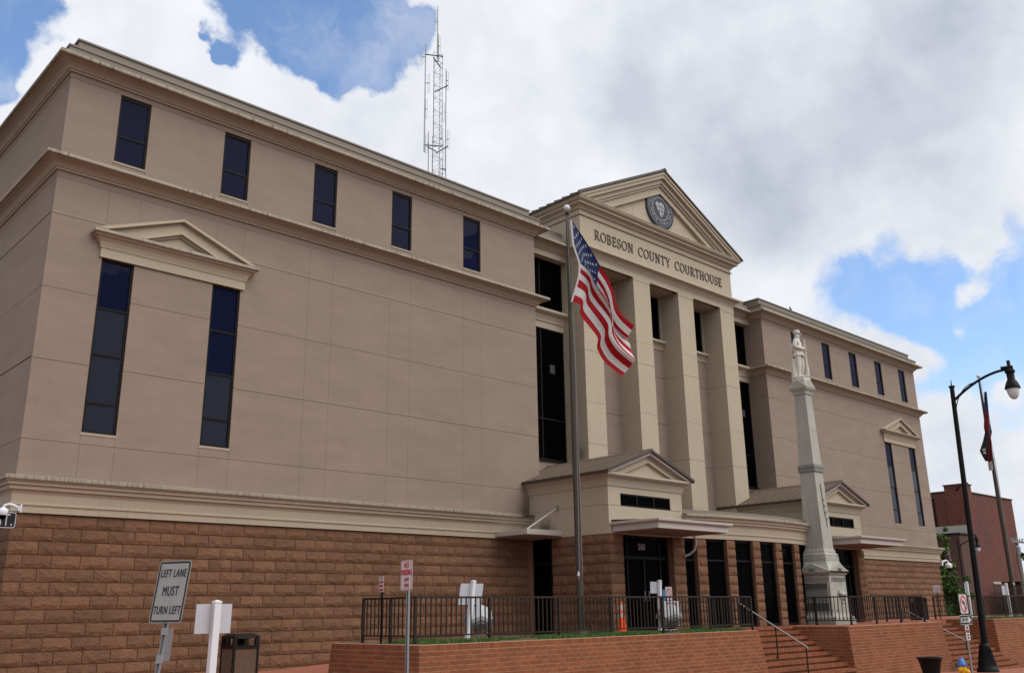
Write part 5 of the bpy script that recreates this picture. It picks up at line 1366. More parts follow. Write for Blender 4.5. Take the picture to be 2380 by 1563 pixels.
def cell_sign(label, o, ex, ground, post=True):
    ez = (0, 0, 1); S_ = thing('notice_sign', label, 'sign', (o[0], o[1], ground), 'small white and red phone notices')
    plate('sign_plate', o, ex, ez, .31, .37, .01, -.003, 0, 'signwhite', S_)
    for kx, y_ in (('cp0', .14), ('cp1', .045), ('cp2', -.045), ('cp3', -.14)): put_text(kx, off(o, ex, ez, 0, y_, .003), ex, ez, 'red', S_)
    n = Vector(ex).cross(Vector(ez)); q = Vector(o)-n*.03
    mb = MB(); mb.box(q.x-.02, q.y-.02, ground, q.x+.02, q.y+.02, o[2]+.15); obj('post', mb, 'black', S_)
ct = Vector((math.cos(R(-103)), math.sin(R(-103)), 0))
cell_sign('small white sign with red letters on a black post by the left railing corner', (13.58, 19.22, 1.36), ct, -.02)
cell_sign('small white sign with red letters on the railing right of the brown stone wing', (47.15, 20.0, 1.40), Vector((.38, -.925, 0)), 0)

# no left turn, one way and parking plates on one post facing the street
o3 = Vector((31.57, 12.60, 0)); g3 = gzp(o3.x, o3.y)
TS = thing('road_sign', 'post with no left turn symbol, ONE WAY arrow and small parking plate', 'road sign', (o3.x, o3.y, g3))
ex, ez = (1, 0, 0), (0, 0, 1); q = (o3.x, o3.y, .69)
plate('turn_plate', q, ex, ez, .61, .61, .04, -.004, 0, 'signwhite', TS); frame_plate('turn_border', q, ex, ez, .585, .585, .035, .012, 0, .0012, 'ink', TS)
mb = MB(); n = 36
for i in range(n):
    a, b = 2*math.pi*i/n, 2*math.pi*(i+1)/n; mb.prism([(.255*math.cos(a), .255*math.sin(a)), (.255*math.cos(b), .255*math.sin(b)), (.205*math.cos(b), .205*math.sin(b)), (.205*math.cos(a), .205*math.sin(a))], .004, .006, 'z')
mb.prism([(-.17, .15), (-.15, .17), (.17, -.15), (.15, -.17)], .005, .0075, 'z'); mb.xf(frame3(q, ex, ez)); obj('prohibition_ring', mb, 'red', TS)
mb = MB(); mb.prism([(.04, -.17), (.10, -.17), (.10, .02), (.085, .065), (.045, .085), (-.03, .085), (-.03, .13), (-.14, .055), (-.03, -.02), (-.03, .025), (.02, .025), (.04, .01)], .002, .004, 'z'); mb.xf(frame3(q, ex, ez)); obj('turn_arrow', mb, 'ink', TS)
q = (o3.x, o3.y, .20); plate('one_way_plate', q, ex, ez, .914, .305, .04, -.004, 0, 'ink', TS); frame_plate('one_way_border', q, ex, ez, .90, .29, .035, .012, 0, .0012, 'signwhite', TS)
mb = MB(); mb.prism([(-.38, -.075), (.20, -.075), (.20, -.125), (.40, 0), (.20, .125), (.20, .075), (-.38, .075)], .001, .003, 'z'); mb.xf(frame3(q, ex, ez)); obj('arrow', mb, 'signwhite', TS)
put_text('oneway', off(q, ex, ez, -.08, 0, .005), ex, ez, 'ink', TS)
q = (o3.x, o3.y, -.19); plate('parking_plate', q, ex, ez, .305, .457, .035, -.003, 0, 'signwhite', TS)
for kx, y_, mt in (('no', .15, 'ink'), ('parking', .04, 'red'), ('any', -.068, 'ink'), ('time', -.155, 'ink')): put_text(kx, off(q, ex, ez, 0, y_, .003), ex, ez, mt, TS)
mb = MB(); mb.tube([(o3.x, o3.y+.045, g3-.1), (o3.x, o3.y+.045, .95)], .033, 10); obj('post', mb, 'galv', TS, True)

# white vinyl posts with grey backed boards
def white_post(label, x, y, z0, top, board, tilt=(0, 0), w=.052, grp='white vinyl sign posts'):
    P = thing('sign_post', label, 'sign', (x, y, z0), grp); H = top-z0
    mb = MB(); tx_, ty_ = tilt
    mb.add([(x+sx*w, y+sy*w, z0-.1) for sx, sy in ((-1, -1), (1, -1), (1, 1), (-1, 1))]+[(x+tx_+sx*w, y+ty_+sy*w, top-.05) for sx, sy in ((-1, -1), (1, -1), (1, 1), (-1, 1))], [(3, 2, 1, 0), (4, 5, 6, 7), (0, 1, 5, 4), (1, 2, 6, 5), (2, 3, 7, 6), (3, 0, 4, 7)]); obj('post', mb, 'vinyl', P)
    mb = MB(); c = (x+tx_, y+ty_); w2 = w+.006
    mb.add([(c[0]+sx*w2, c[1]+sy*w2, top-.052) for sx, sy in ((-1, -1), (1, -1), (1, 1), (-1, 1))]+[(c[0]+sx*w2, c[1]+sy*w2, top-.025) for sx, sy in ((-1, -1), (1, -1), (1, 1), (-1, 1))]+[(c[0], c[1], top)], [(3, 2, 1, 0), (0, 1, 5, 4), (1, 2, 6, 5), (2, 3, 7, 6), (3, 0, 4, 7), (4, 5, 8), (5, 6, 8), (6, 7, 8), (7, 4, 8)]); obj('cap', mb, 'vinyl', P)
    if board:
        x0, x1, zb, zt = board; mb = MB(); k0, k1 = (zb-z0)/H, (zt-z0)/H; yb = y+w+.004
        mb.add([(x+x0+tx_*k0, yb+ty_*k0, zb), (x+x1+tx_*k0, yb+ty_*k0, zb), (x+x1+tx_*k1, yb+ty_*k1, zt), (x+x0+tx_*k1, yb+ty_*k1, zt)]+[(x+x0+tx_*k0, yb+ty_*k0+.012, zb), (x+x1+tx_*k0, yb+ty_*k0+.012, zb), (x+x1+tx_*k1, yb+ty_*k1+.012, zt), (x+x0+tx_*k1, yb+ty_*k1+.012, zt)], [(0, 1, 2, 3), (7, 6, 5, 4), (0, 4, 5, 1), (1, 5, 6, 2), (2, 6, 7, 3), (3, 7, 4, 0)]); obj('board', mb, 'grayboard', P)
    return P
white_post('white square post with a pale grey board beside the leaning lane sign', 7.06, 14.58, gzp(7, 14.6), .93, (-.31, .30, .41, .865), (.03, 0), .056)
white_post('white square post with tilted grey board behind the left end of the railing', 16.62, 19.58, -.02, 1.50, (-.38, .42, .86, 1.41), (.16, -.10))
white_post('white square post with small grey board behind the railing by the orange cone', 24.85, 19.6, -.02, 1.60, (-.40, .16, 1.17, 1.53), (.05, -.04))
white_post('white square post rising behind the no left turn sign', 48.6, 19.1, 0, 1.75, (-.16, .06, 1.2, 1.68))
white_post('white square post behind the far right railing near the second flagpole', 52.2, 18.55, 0, 1.70, (-.5, -.04, 1.1, 1.55))

# street name blade and dome camera at the left edge
tl_ = Vector((.965, -.262, 0)); SN = thing('street_name_sign', 'black street name sign ending in ST. with white dome camera, at left edge', 'street sign', (2.25, 11.83, gzp(2.2, 11.8)))
q = Vector((3.14, 11.58, 1.752))-tl_*.45
plate('blade', q, tl_, (0, 0, 1), .90, .185, .03, -.004, 0, 'ink', SN); frame_plate('blade_border', q, tl_, (0, 0, 1), .89, .175, .03, .008, 0, .0012, 'signwhite', SN)
put_text('st', off(q, tl_, (0, 0, 1), .335, -.005, .003), tl_, (0, 0, 1), 'signwhite', SN)
mb = MB(); mb.tube([(2.25, 11.83, gzp(2.2, 11.8)-.1), (2.25, 11.83, 2.3)], .035, 10); obj('post', mb, 'galv', SN, True)
mb = MB(); mb.tube([Vector((2.25, 11.83, 1.86)), Vector((3.17, 11.575, 1.86))], .012, 6); obj('cross_bar', mb, 'galv', SN)
def dome_cam(parent, mount, ex, sc=1.0, flip=1):
    """mount plate point, ex points from plate to the dome"""
    m0 = Vector(mount); ex = Vector(ex).normalized(); ey2 = Vector((-ex.y, ex.x, 0))
    mb = MB(); mb.box(-.012, -.05, -.075, .012, .05, .075); mb.box(.012, -.035, -.05, .05, .035, .05); mb.xf(Matrix(((ex.x, ey2.x, 0, m0.x), (ex.y, ey2.y, 0, m0.y), (0, 0, 1, m0.z), (0, 0, 0, 1))) @ Matrix.Scale(sc, 4)); obj('camera_plate', mb, 'vinyl', parent)
    A = [m0+ex*(.03*sc), m0+ex*(.12*sc)+Vector((0, 0, .05*sc)), m0+ex*(.20*sc)+Vector((0, 0, .07*sc)), m0+ex*(.27*sc)+Vector((0, 0, .05*sc)), m0+ex*(.29*sc)+Vector((0, 0, .0))]
    mb = MB(); mb.tube(A, .024*sc, 8); obj('camera_arm', mb, 'vinyl', parent, True)
    c = m0+ex*(.29*sc); mb = MB(); mb.lathe([(.03*sc, .01*sc), (.075*sc, -.02*sc), (.09*sc, -.05*sc), (.09*sc, -.09*sc), (.075*sc, -.13*sc)], c, 16); obj('camera_housing', mb, 'vinyl', parent, True)
    mb = MB(); mb.lathe([(.074*sc, -.131*sc), (.06*sc, -.17*sc), (.03*sc, -.19*sc), (.005, -.195*sc)], c, 16); obj('camera_dome', mb, 'glassdk', parent, True)
dome_cam(SN, (3.17, 11.565, 1.885), -tl_, .62)
DC = thing('security_camera', 'white dome security camera on the corner of the right wing', 'camera', (57.62, 23.95, 3.05))
dome_cam(DC, (57.62, 23.97, 3.06), (.95, -.3, 0), 2.2)

# ================================================================== things on the terrace
def flood(label, c, face):
    F = thing('floodlight', label, 'floodlight', (c[0], c[1], -.02), 'silver floodlights in the planter'); c = Vector(c); f_ = Vector(face).normalized()
    a = Vector((-f_.y, f_.x, 0)).normalized(); u_ = a.cross(f_) if a.cross(f_).z > 0 else f_.cross(a)
    m = Matrix((a, f_, u_)).transposed().to_4x4(); m.translation = c
    def hx(r, y): return [(r*1.12*math.cos(R(30+60*i)), y, r*math.sin(R(30+60*i))) for i in range(6)]
    mb = MB(); secs = [hx(.23, -.26), hx(.31, -.20), hx(.36, .02), hx(.37, .17), hx(.33, .18)]
    for s_ in secs: mb.v += s_
    for k in range(len(secs)-1):
        for i in range(6): mb.f.append((k*6+i, k*6+(i+1) % 6, k*6+6+(i+1) % 6, k*6+6+i))
    mb.f.append(tuple(range(5, -1, -1))); mb.f.append(tuple(range(24, 30))); mb.mi = [0]*len(mb.f); mb.xf(m); obj('housing', mb, 'silver', F)
    mb = MB(); mb.prism([(.32*math.cos(R(30+60*i)), .29*math.sin(R(30+60*i))) for i in range(6)], .181, .186, 'y'); mb.xf(m); obj('lens', mb, 'globe', F)
    mb = MB(); n = 14; mb.lathe([(.15, -.30), (.15, -.27), (.13, -.25)], (0, 0, 0), n); mb.v = [(x, z, y) for x, y, z in mb.v]; mb.xf(m); obj('rear_cap', mb, 'galv', F)
    mb = MB(); mb.tube([m @ Vector((-.36, 0, 0)), c+a*-.36+Vector((0, 0, -.25)), c+a*-.20+Vector((0, 0, -.42)), c+a*.20+Vector((0, 0, -.42)), c+a*.36+Vector((0, 0, -.25)), m @ Vector((.36, 0, 0))], .022, 6); mb.tube([c+Vector((0, 0, -.42)), (c.x, c.y, -.05)], .035, 8); obj('yoke', mb, 'galv', F)
    mb = MB(); mb.tube([m @ Vector((-.34, 0, 0)), m @ Vector((-.39, 0, 0))], .05, 8); mb.tube([m @ Vector((.34, 0, 0)), m @ Vector((.39, 0, 0))], .05, 8); obj('knob', mb, 'galv', F)
flood('silver floodlight behind the railing left of the flagpole', (17.05, 19.60, .50), (.25, .55, .62))
flood('silver floodlight behind the railing right of the orange cone', (24.4, 18.85, .46), (.2, .55, .62))
CN = thing('traffic_cone', 'orange traffic cone with grey bands behind the railing', 'traffic cone', (22.86, 19.5, -.01))
mb = MB(); mb.box(22.68, 19.32, -.02, 23.04, 19.68, .035); obj('base', mb, 'orange', CN)
for z0, z1, mt in ((.035, .45, 'orange'), (.45, .57, 'bandgrey'), (.57, .66, 'orange'), (.66, .82, 'bandgrey'), (.82, .92, 'orange')):
    rr2 = lambda z: .135-.108*(z/.92); mb = MB(); mb.lathe([(rr2(z0), z0), (rr2(z1), z1)], (22.86, 19.5, 0), 18); obj('cone_band', mb, mt, CN, True)
SGN = thing('door_notice_board', 'white board with red letters PLEASE USE OTHER DOOR and arrow behind the railing', 'sign', (25.6, 19.9, -.02))
q = (25.75, 19.75, .62); plate('board', q, (1, 0, 0), (0, 0, 1), .86, .62, .01, -.006, 0, 'signwhite', SGN)
put_text('please', off(q, (1, 0, 0), (0, 0, 1), 0, .20, .003), (1, 0, 0), (0, 0, 1), 'red', SGN); put_text('other', off(q, (1, 0, 0), (0, 0, 1), 0, -.02, .003), (1, 0, 0), (0, 0, 1), 'red', SGN)
mb = MB(); mb.prism([(-.12, -.23), (.15, -.23), (.15, -.27), (.32, -.19), (.15, -.11), (.15, -.15), (-.12, -.15)], .001, .003, 'z'); mb.xf(frame3(q, (1, 0, 0), (0, 0, 1))); obj('arrow', mb, 'red', SGN)
mb = MB(); mb.box(25.36, 19.765, -.02, 25.39, 19.79, .9); mb.box(26.11, 19.765, -.02, 26.14, 19.79, .9); obj('legs', mb, 'galv', SGN)
# notices taped on the door
DS = thing('stand_sign', 'white and blue notice stand with red prohibition ring at the entrance door', 'sign', (25.95, 20.1, 0))
q = (26.0, 20.05, 1.0); plate('board', q, (1, 0, 0), (0, 0, 1), .36, .78, .01, -.006, 0, 'signwhite', DS); mb = MB(); mb.box(25.68, 20.06, .95, 25.815, 20.066, 1.30); obj('blue_board', mb, 'hydblue', DS)
mb = MB(); n = 24
for i in range(n):
    a, b = 2*math.pi*i/n, 2*math.pi*(i+1)/n; mb.prism([(r_*math.cos(t), .20+r_*math.sin(t)) for r_, t in ((.14, a), (.14, b), (.11, b), (.11, a))], .001, .003, 'z')
mb.prism([(-.09, .28), (-.07, .30), (.09, .12), (.07, .10)], .001, .004, 'z'); mb.xf(frame3(q, (1, 0, 0), (0, 0, 1))); obj('prohibition_ring', mb, 'red', DS)
mb = MB()
for k in range(5): mb.box(q[0]-.13, q[1]-.005, .62+k*.075, q[0]+.13, q[1]-.001, .655+k*.075)
obj('notice_lines', mb, 'ink', DS); mb = MB(); mb.box(25.98, 20.06, 0, 26.02, 20.09, 1.0); mb.box(25.8, 19.95, 0, 26.2, 20.2, .02); obj('stand', mb, 'black', DS)

# litter bins
def square_bin(label, x, y, z0, w, h, panel_mat):
    Bn = thing('litter_bin', label, 'litter bin', (x, y, z0), 'litter bins')
    a = w/2; t = .055
    for sx in (-1, 1):
        for sy in (-1, 1):
            mb = MB(); mb.box(x+sx*a, y+sy*a, z0, x+sx*(a-t), y+sy*(a-t), z0+h*.74); obj('corner_post', mb, 'bronzeplastic', Bn)
    for sx, sy in ((-1, 0), (1, 0), (0, -1), (0, 1)):
        mb = MB()
        if sx: mb.box(x+sx*(a-.012), y-a+t, z0+.05, x+sx*(a-.05), y+a-t, z0+h*.70)
        else: mb.box(x-a+t, y+sy*(a-.012), z0+.05, x+a-t, y+sy*(a-.05), z0+h*.70)
        obj('side_panel', mb, panel_mat, Bn)
    mb = MB(); mb.box(x-a-.008, y-a-.008, z0+h*.70, x+a+.008, y+a+.008, z0+h*.76); mb.box(x-a, y-a, z0, x+a, y+a, z0+.05); obj('rim', mb, 'bronzeplastic', Bn)
    zr = z0+h*.76
    hood = MB(); 
    for sx in (-1, 1):
        for sy in (-1, 1): hood.box(x+sx*a, y+sy*a, zr, x+sx*(a-.09), y+sy*(a-.09), z0+h*.95)
    hood.box(x-.05, y-a+.005, zr, x+.05, y-a+.06, z0+h*.93); hood.box(x-a+.005, y-.05, zr, x-a+.06, y+.05, z0+h*.93)
    hood.box(x-.10, y-.10, zr, x+.10, y+.10, z0+h*.93)
    hood.add([(x+sx*a, y+sy*a, z0+h*.90) for sx, sy in ((-1, -1), (1, -1), (1, 1), (-1, 1))]+[(x+sx*(a-.02), y+sy*(a-.02), z0+h*.955) for sx, sy in ((-1, -1), (1, -1), (1, 1), (-1, 1))]+[(x+sx*(a-.1), y+sy*(a-.1), z0+h) for sx, sy in ((-1, -1), (1, -1), (1, 1), (-1, 1))],
             [(3, 2, 1, 0), (0, 1, 5, 4), (1, 2, 6, 5), (2, 3, 7, 6), (3, 0, 4, 7), (4, 5, 9, 8), (5, 6, 10, 9), (6, 7, 11, 10), (7, 4, 8, 11), (8, 9, 10, 11)])
    obj('hood', hood, 'bronzeplastic', Bn)
square_bin('square litter bin with pebble panels against the stone wall at left', 11.15, 21.55, rz(11.1), .66, 1.14, 'pebble')
square_bin('brown square litter bin at the top of the right stairs', 45.3, 20.2, -.004, .62, 1.08, 'bronzeplastic')
xb, yb = 25.6, 11.3; zb = gzp(xb, yb)
RB = thing('street_bin', 'black flared round litter bin on the pavement in front of the brick wall', 'litter bin', (xb, yb, zb))
mb = MB(); mb.lathe([(.20, 0), (.205, .05), (.205, .35), (.225, .55), (.27, .75), (.315, .86), (.30, .86), (.25, .72), (.19, .40)], (xb, yb, zb), 28); obj('body', mb, 'black', RB, True)
mb = MB(); n = 28; mb.tube([(xb+.318*math.cos(2*math.pi*i/n), yb+.318*math.sin(2*math.pi*i/n), zb+.865) for i in range(n+1)], .018, 6, False); obj('rim', mb, 'black', RB, True)
# hydrant
xh, yh = 30.52, 12.5; zh = gzp(xh, yh)
HY = thing('fire_hydrant', 'yellow fire hydrant with blue bonnet on the pavement at lower right', 'fire hydrant', (xh, yh, zh))
mb = MB(); mb.lathe([(.15, 0), (.15, .04), (.10, .05), (.10, .40), (.115, .42), (.115, .52)], (xh, yh, zh), 18); obj('barrel', mb, 'hydyel', HY, True)
mb = MB(); mb.lathe([(.15, .52), (.155, .53), (.155, .57), (.12, .58), (.115, .60), (.095, .68), (.06, .73), (.045, .74), (.045, .77), (.02, .775)], (xh, yh, zh), 18); obj('bonnet', mb, 'hydblue', HY, True)
for k in range(8):
    a = 2*math.pi*k/8; mb = MB(); mb.tube([(xh+.135*math.cos(a), yh+.135*math.sin(a), zh+.51), (xh+.135*math.cos(a), yh+.135*math.sin(a), zh+.585)], .012, 6); obj('bolt', mb, 'hydblue', HY)
for d_ in ((-1, 0), (1, 0), (0, -1)):
    mb = MB(); p = Vector((xh, yh, zh+.42 if d_[1] == 0 else zh+.36)); v = Vector((d_[0], d_[1], 0)); mb.tube([p+v*.08, p+v*.15, p+v*.151, p+v*.185, p+v*.19, p+v*.215], [.05, .05, .065, .065, .03, .03], 12); obj('nozzle', mb, 'hydyel', HY, True)

# ================================================================== roof mast
TX, TY = 26.80, 34.0; TB = 15.6
TW = thing('radio_mast', 'steel lattice radio mast with whip antennas and a dish on the roof', 'antenna mast', (TX, TY, TB))
tri_ = lambda w: [Vector((w*math.cos(R(a)), w*math.sin(R(a)), 0)) for a in (200, 320, 80)]
def lat(z0, z1, w, step):
    lg = tri_(w); c = Vector((TX, TY, 0))
    for p in lg:
        mb = MB(); mb.tube([c+p+Vector((0, 0, z0)), c+p+Vector((0, 0, z1))], .017, 6); obj('mast_leg', mb, 'galv', TW)
    mb = MB(); z = z0; k = 0
    while z < z1-.01:
        za = min(z+step, z1)
        for i in range(3):
            a, b = lg[i], lg[(i+1) % 3]
            if k % 2: a, b = b, a
            mb.tube([c+a+Vector((0, 0, z)), c+b+Vector((0, 0, za))], .008, 4, False)
            if k % 2 == 0: mb.tube([c+a+Vector((0, 0, z)), c+b+Vector((0, 0, z))], .008, 4, False)
        z = za; k += 1
    o = obj('lattice', mb, 'galv', TW); o['kind'] = 'stuff'
lat(TB, 24.3, .36, .42); lat(24.3, 29.4, .30, .38)
cz = Vector((TX, TY, 0))
def whip(s, dp, z0, z1, r_=.035, name='whip_antenna'):
    r_ *= .72; mb = MB(); p = cz+rh*s+bk_*dp; mb.tube([p+Vector((0, 0, z0)), p+Vector((0, 0, z1))], [r_, r_*.7], 6); return obj(name, mb, 'galv', TW)
whip(.02, 0, 29.2, 32.45, .045)
whip(.06, .1, 29.0, 30.7, .06, 'mast_top')
whip(-.60, -.15, 23.5, 29.95, .05); whip(.48, .2, 22.4, 28.6, .045); whip(-.42, .25, 19.5, 24.9, .04); whip(.20, -.3, 22.0, 28.6, .035)
def loop(s, dp, z, h=.55, sd=.12):
    mb = MB(); p = cz+rh*s+bk_*dp; q = p+rh*sd; w = rh*.045
    pts = [q-w+Vector((0, 0, z-h)), q-w+Vector((0, 0, z+h)), q+w+Vector((0, 0, z+h)), q+w+Vector((0, 0, z-h)), q-w+Vector((0, 0, z-h))]
    mb.tube(pts, .009, 5, False); mb.tube([p+Vector((0, 0, z)), q+w+Vector((0, 0, z))], .022, 5); obj('dipole_loop', mb, 'galv', TW)
for s, dp, z, sd in ((.02, 0, 31.4, -.14), (.02, 0, 29.9, .12), (-.60, -.15, 29.15, -.2), (-.60, -.15, 27.55, .2), (-.60, -.15, 26.0, .08), (.48, .2, 27.9, .08), (.48, .2, 26.0, -.12), (.48, .2, 24.4, .14), (.2, -.3, 24.2, .12), (-.42, .25, 24.2, -.12), (.42, .2, 22.7, -.14), (-.42, .25, 21.9, .12)): loop(s, dp, z, .55, sd)
def arm(a, b, z0, z1, r_=.03):
    mb = MB(); mb.tube([cz+rh*a[0]+bk_*a[1]+Vector((0, 0, z0)), cz+rh*b[0]+bk_*b[1]+Vector((0, 0, z1))], r_, 6); obj('side_arm', mb, 'black', TW)
arm((-.64, -.15), (.33, 0), 29.3, 29.25); arm((-.2, 0), (.22, .1), 29.2, 28.6); arm((-.1, 0), (.58, .2), 27.1, 27.6); arm((-.64, -.15), (.33, .1), 23.9, 23.95); arm((-.46, .25), (0, 0), 24.0, 23.6); arm((.0, 0), (.6, .2), 23.5, 24.0); arm((.25, 0), (.5, .2), 22.6, 22.65)
for zz in (22.1, 21.7, 20.9): arm((.28, .1), (.52, .2), zz, zz, .025)
mb = MB(); dc = cz+rh*.55+bk_*.2+Vector((0, 0, 21.3)); ad = (rh*.95+bk_*.3).normalized(); e1_ = ad.cross(Vector((0, 0, 1))).normalized(); e2_ = ad.cross(e1_)
for r_, y in ((.10, -.1), (.18, 0), (.62, .30), (.68, .32), (.68, .40), (.60, .34)):
    for k in range(20):
        a = 2*math.pi*k/20; mb.v.append(tuple(dc+ad*y+(e1_*math.cos(a)+e2_*math.sin(a))*r_))
for i in range(5):
    for k in range(20): mb.f.append((i*20+k, i*20+(k+1) % 20, i*20+20+(k+1) % 20, i*20+20+k))
mb.f.append(tuple(range(100, 120))); mb.mi = [0]*len(mb.f); obj('dish', mb, 'silver', TW, True)
whip(.50, .2, 20.2, 22.4, .05, 'dish_mount')

# bird on the far parapet
BI = thing('bird', 'small dark bird perched on the parapet of the right wing', 'bird', (43.46, 24.15, 16.0))
BV = [tuple(c*.7 for c in v) for v in [(0, 0, .13), (-.06, 0, .18), (-.11, 0, .25), (-.125, 0, .295), (.09, 0, .08), (.20, 0, .02), (-.01, .02, .05), (-.02, .02, 0), (-.01, -.02, .05), (-.02, -.02, 0), (-.17, 0, .29)]]
skin_body('body', BV, [(0, 1), (1, 2), (2, 3), (0, 4), (4, 5), (0, 6), (6, 7), (0, 8), (8, 9), (3, 10)], [.042, .043, .025, .025, .025, .014, .008, .006, .008, .006, .004], 'black', BI, (43.46, 24.15, 16.0))

# ================================================================== background at right
BB = thing('brick_building', 'old red brick building beyond the right wing', 'building', (105, 44, -3))
mb = MB(); mb.box(97.9, 37.9, -3.5, 112.3, 62, 11.75); obj('wall', mb, 'oldbrick', BB)
mb = MB(); mb.box(97.8, 37.3, -3.5, 99.6, 39.3, 12.35); obj('corner_pier', mb, 'oldbrick', BB)
mb = MB(); mb.sweep([(-.3, 11.751), (.10, 11.751), (.10, 11.85), (-.3, 11.87)], [(97.9, 62), (97.9, 39.3)]); mb.sweep([(-.3, 11.751), (.10, 11.751), (.10, 11.85), (-.3, 11.87)], [(99.6, 37.9), (112.3, 37.9), (112.3, 62)]); obj('coping', mb, 'darkbrick', BB)
mb = MB(); mb.box(97.7, 37.2, 12.351, 99.7, 39.4, 12.45); obj('pier_cap', mb, 'darkbrick', BB)
mb = MB(); mb.box(103.2, 37.86, -1, 105.0, 37.92, 2.6); obj('blocked_opening', mb, 'darkbrick', BB)
mb = MB(); mb.box(103.1, 37.8, 2.6, 105.1, 37.95, 2.85); obj('lintel', mb, 'concrete', BB)
mb = MB(); mb.tube([(97.85, 40.6, -2), (97.85, 40.6, 11.2)], .09, 8); obj('drainpipe', mb, 'black', BB)
AN = thing('dark_annex', 'dark lower annex with a pale window beside the red brick building', 'building', (96, 42, -3))
mb = MB(); mb.box(94, 36.95, -3.5, 97.65, 55, 7.2); obj('wall', mb, 'darkbrick', AN)
mb = MB(); mb.box(93.85, 36.8, 7.201, 97.8, 55, 7.32); obj('ledge', mb, 'black', AN)
mb = MB(); mb.box(97.70, 37.25, 7.33, 97.79, 55, 8.3); obj('weathered_band', mb, 'concrete', AN)
mb = MB(); mb.box(93.95, 38.1, 4.85, 93.999, 38.75, 6.15); wf = obj('window', mb, 'concrete', AN)
for z0, z1 in ((4.92, 5.47), (5.53, 6.10)):
    mb = MB(); mb.box(93.93, 38.15, z0, 93.949, 38.70, z1); obj('pane', mb, 'paleglass', wf)
mb = MB(); mb.box(93.9, 38.0, 4.72, 93.999, 38.85, 4.84); obj('window_sill', mb, 'concrete', AN)
SH = thing('red_shed', 'low dark red building behind the far flagpole', 'building', (115, 36, -3))
mb = MB(); mb.box(101.5, 33.2, -3.5, 122, 36.2, 2.6); obj('wall', mb, 'darkbrick', SH); mb = MB(); mb.box(101.3, 33.0, 2.601, 122.2, 36.4, 2.75); obj('roof', mb, 'black', SH)
for k in range(3):
    mb = MB(); mb.box(104+k*3, 33.15, .2, 105.2+k*3, 33.199, 1.9); obj('panel', mb, 'galv', SH)
mb = MB()
for k in range(7): mb.tube([(101.6+k*.35, 33.3, 2.75), (101.6+k*.35, 33.3, 3.9)], .03, 5)
mb.tube([(101.5, 33.3, 3.9), (103.9, 33.3, 3.9)], .04, 5); obj('roof_rail', mb, 'black', SH)
UP = thing('utility_pole', 'weathered wooden utility pole with crossarm and wires at the right edge', 'utility pole', (85.2, 29.0, -3))
mb = MB(); mb.tube([(85.2, 29.0, -3.2), (85.1, 28.9, 6.1)], [.16, .12], 10); obj('pole', mb, 'wood', UP, True)
mb = MB(); mb.box(83.7, 28.78, 5.55, 86.6, 28.9, 5.72); obj('crossarm', mb, 'wood', UP)
for k in range(5):
    mb = MB(); x = 83.9+k*.62; mb.lathe([(.03, 5.72), (.05, 5.78), (.05, 5.86), (.02, 5.9)], (x, 28.84, 0), 8); obj('insulator', mb, 'galv', UP)
mb = MB(); mb.lathe([(.16, 4.6), (.17, 5.2), (.05, 5.3)], (84.75, 28.7, 0), 10); obj('transformer', mb, 'galv', UP, True)
mb = MB()
for (x, z, dz) in ((86.5, 5.9, .5), (85.9, 5.9, .3), (85.1, 2.0, .1), (85.1, 1.4, -.1)):
    mb.tube([(x, 28.84, z), (x+12, 26.0, z+dz-.4), (x+30, 21, z+dz)], .018, 4); 
for z in (2.0, 1.4): mb.tube([(85.1, 28.9, z), (76, 27.6, z-.5), (66, 26, z-.2)], .018, 4)
mb.tube([(84.9, 28.8, 5.5), (84.2, 28.8, 4.2), (84.5, 28.7, 2.6), (85.1, 28.9, 2.0)], .02, 5); obj('wires', mb, 'black', UP)

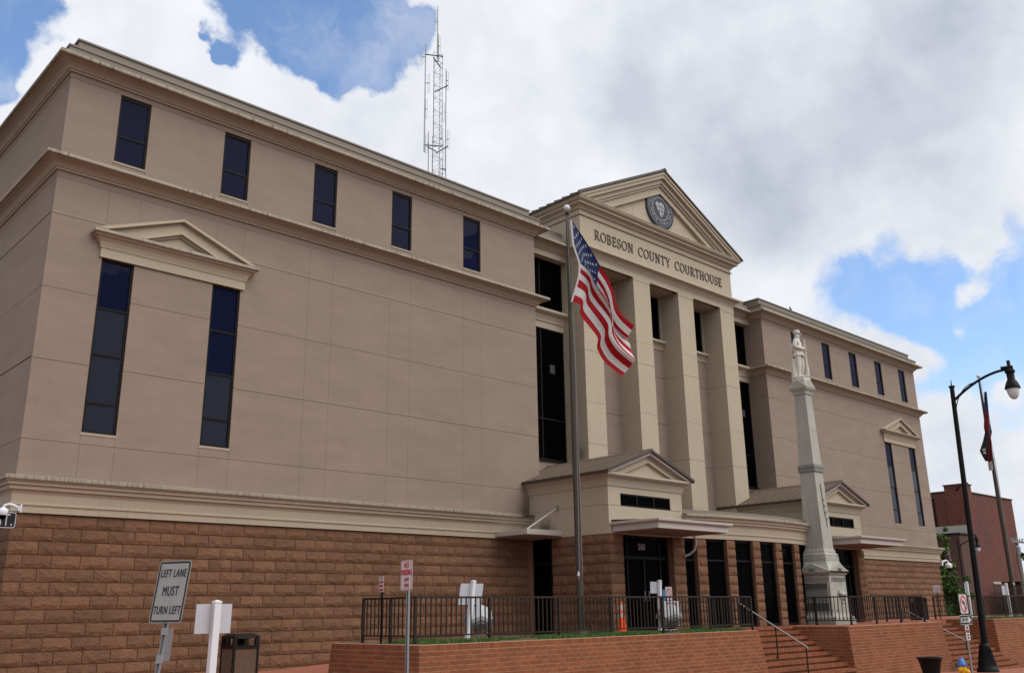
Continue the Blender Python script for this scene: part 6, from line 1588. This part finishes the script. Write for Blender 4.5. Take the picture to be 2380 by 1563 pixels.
def tree(label, base, trunk_h, clumps, mat, n, size, seed, grp=None, branches=True):
    Tr = thing('tree', label, 'tree', base, grp); b = Vector(base); rg = random.Random(seed)
    mb = MB(); top = b+Vector((0, 0, trunk_h)); mb.tube([b, b+Vector((.05, .03, trunk_h*.5)), top], [trunk_h*.035, trunk_h*.028, trunk_h*.015], 8)
    for c, r_ in clumps:
        c = Vector(c); st = b+Vector((0, 0, min(trunk_h*.9, max(.3, c.z-b.z-r_)))); mb.tube([st, (st+c)/2+Vector((0, 0, .1*r_)), c], [trunk_h*.018, trunk_h*.012, trunk_h*.005], 6)
    obj('trunk', mb, 'bark', Tr, True)
    lf = MB(); tot = sum(r_**3 for _, r_ in clumps)
    for c, r_ in clumps:
        c = Vector(c); k = int(n*r_**3/tot); sub = [(c+Vector((rg.gauss(0, .5), rg.gauss(0, .5), rg.gauss(0, .5)))*r_ if 0 else c+Vector((rg.gauss(0, .45), rg.gauss(0, .45), rg.gauss(0, .5)))*r_, r_*rg.uniform(.22, .42)) for _ in range(16)]
        for _ in range(k):
            sc_, sr = rg.choice(sub); v = Vector((rg.gauss(0, 1), rg.gauss(0, 1), rg.gauss(0, 1))).normalized()*sr*rg.random()**.4
            p = sc_+v; e = Vector((rg.gauss(0, 1), rg.gauss(0, 1), rg.gauss(0, .6))).normalized(); g_ = e.cross(Vector((rg.gauss(0, 1), rg.gauss(0, 1), rg.gauss(0, 1)))).normalized()
            s_ = size*rg.uniform(.6, 1.4); lf.add([p-e*s_, p+g_*s_*.45, p+e*s_, p-g_*s_*.45], [(0, 1, 2, 3)])
    obj('crown', lf, mat, Tr, fix=False); return Tr
tree('bright green feathery tree beside the corner of the right wing', (65.3, 26.6, -2.3), 6.2,
     [((65.0, 27.2, 4.5), .75), ((65.2, 26.9, 3.2), .7), ((65.3, 26.6, 2.0), 1.0), ((65.3, 26.7, .6), 1.2), ((65.1, 27.1, 5.0), .4), ((65.5, 26.2, 1.4), .8)], 'leaf', 9000, .11, 4)
tree('dark distant tree top at the right edge beside the utility pole', (133, 40.5, -3), 9.5, [((133, 40.5, 7.0), 2.6), ((135, 40, 6), 2.5), ((131.8, 41.5, 5.2), 2.2), ((136.5, 39, 8.0), 2.4)], 'leafdark', 5000, .35, 9)
tree('dark distant tree low behind the street lamp', (120, 50, -3), 6, [((120, 50, 2.6), 2.4), ((123, 49, 2.0), 2.2)], 'leafdark', 2500, .35, 12)
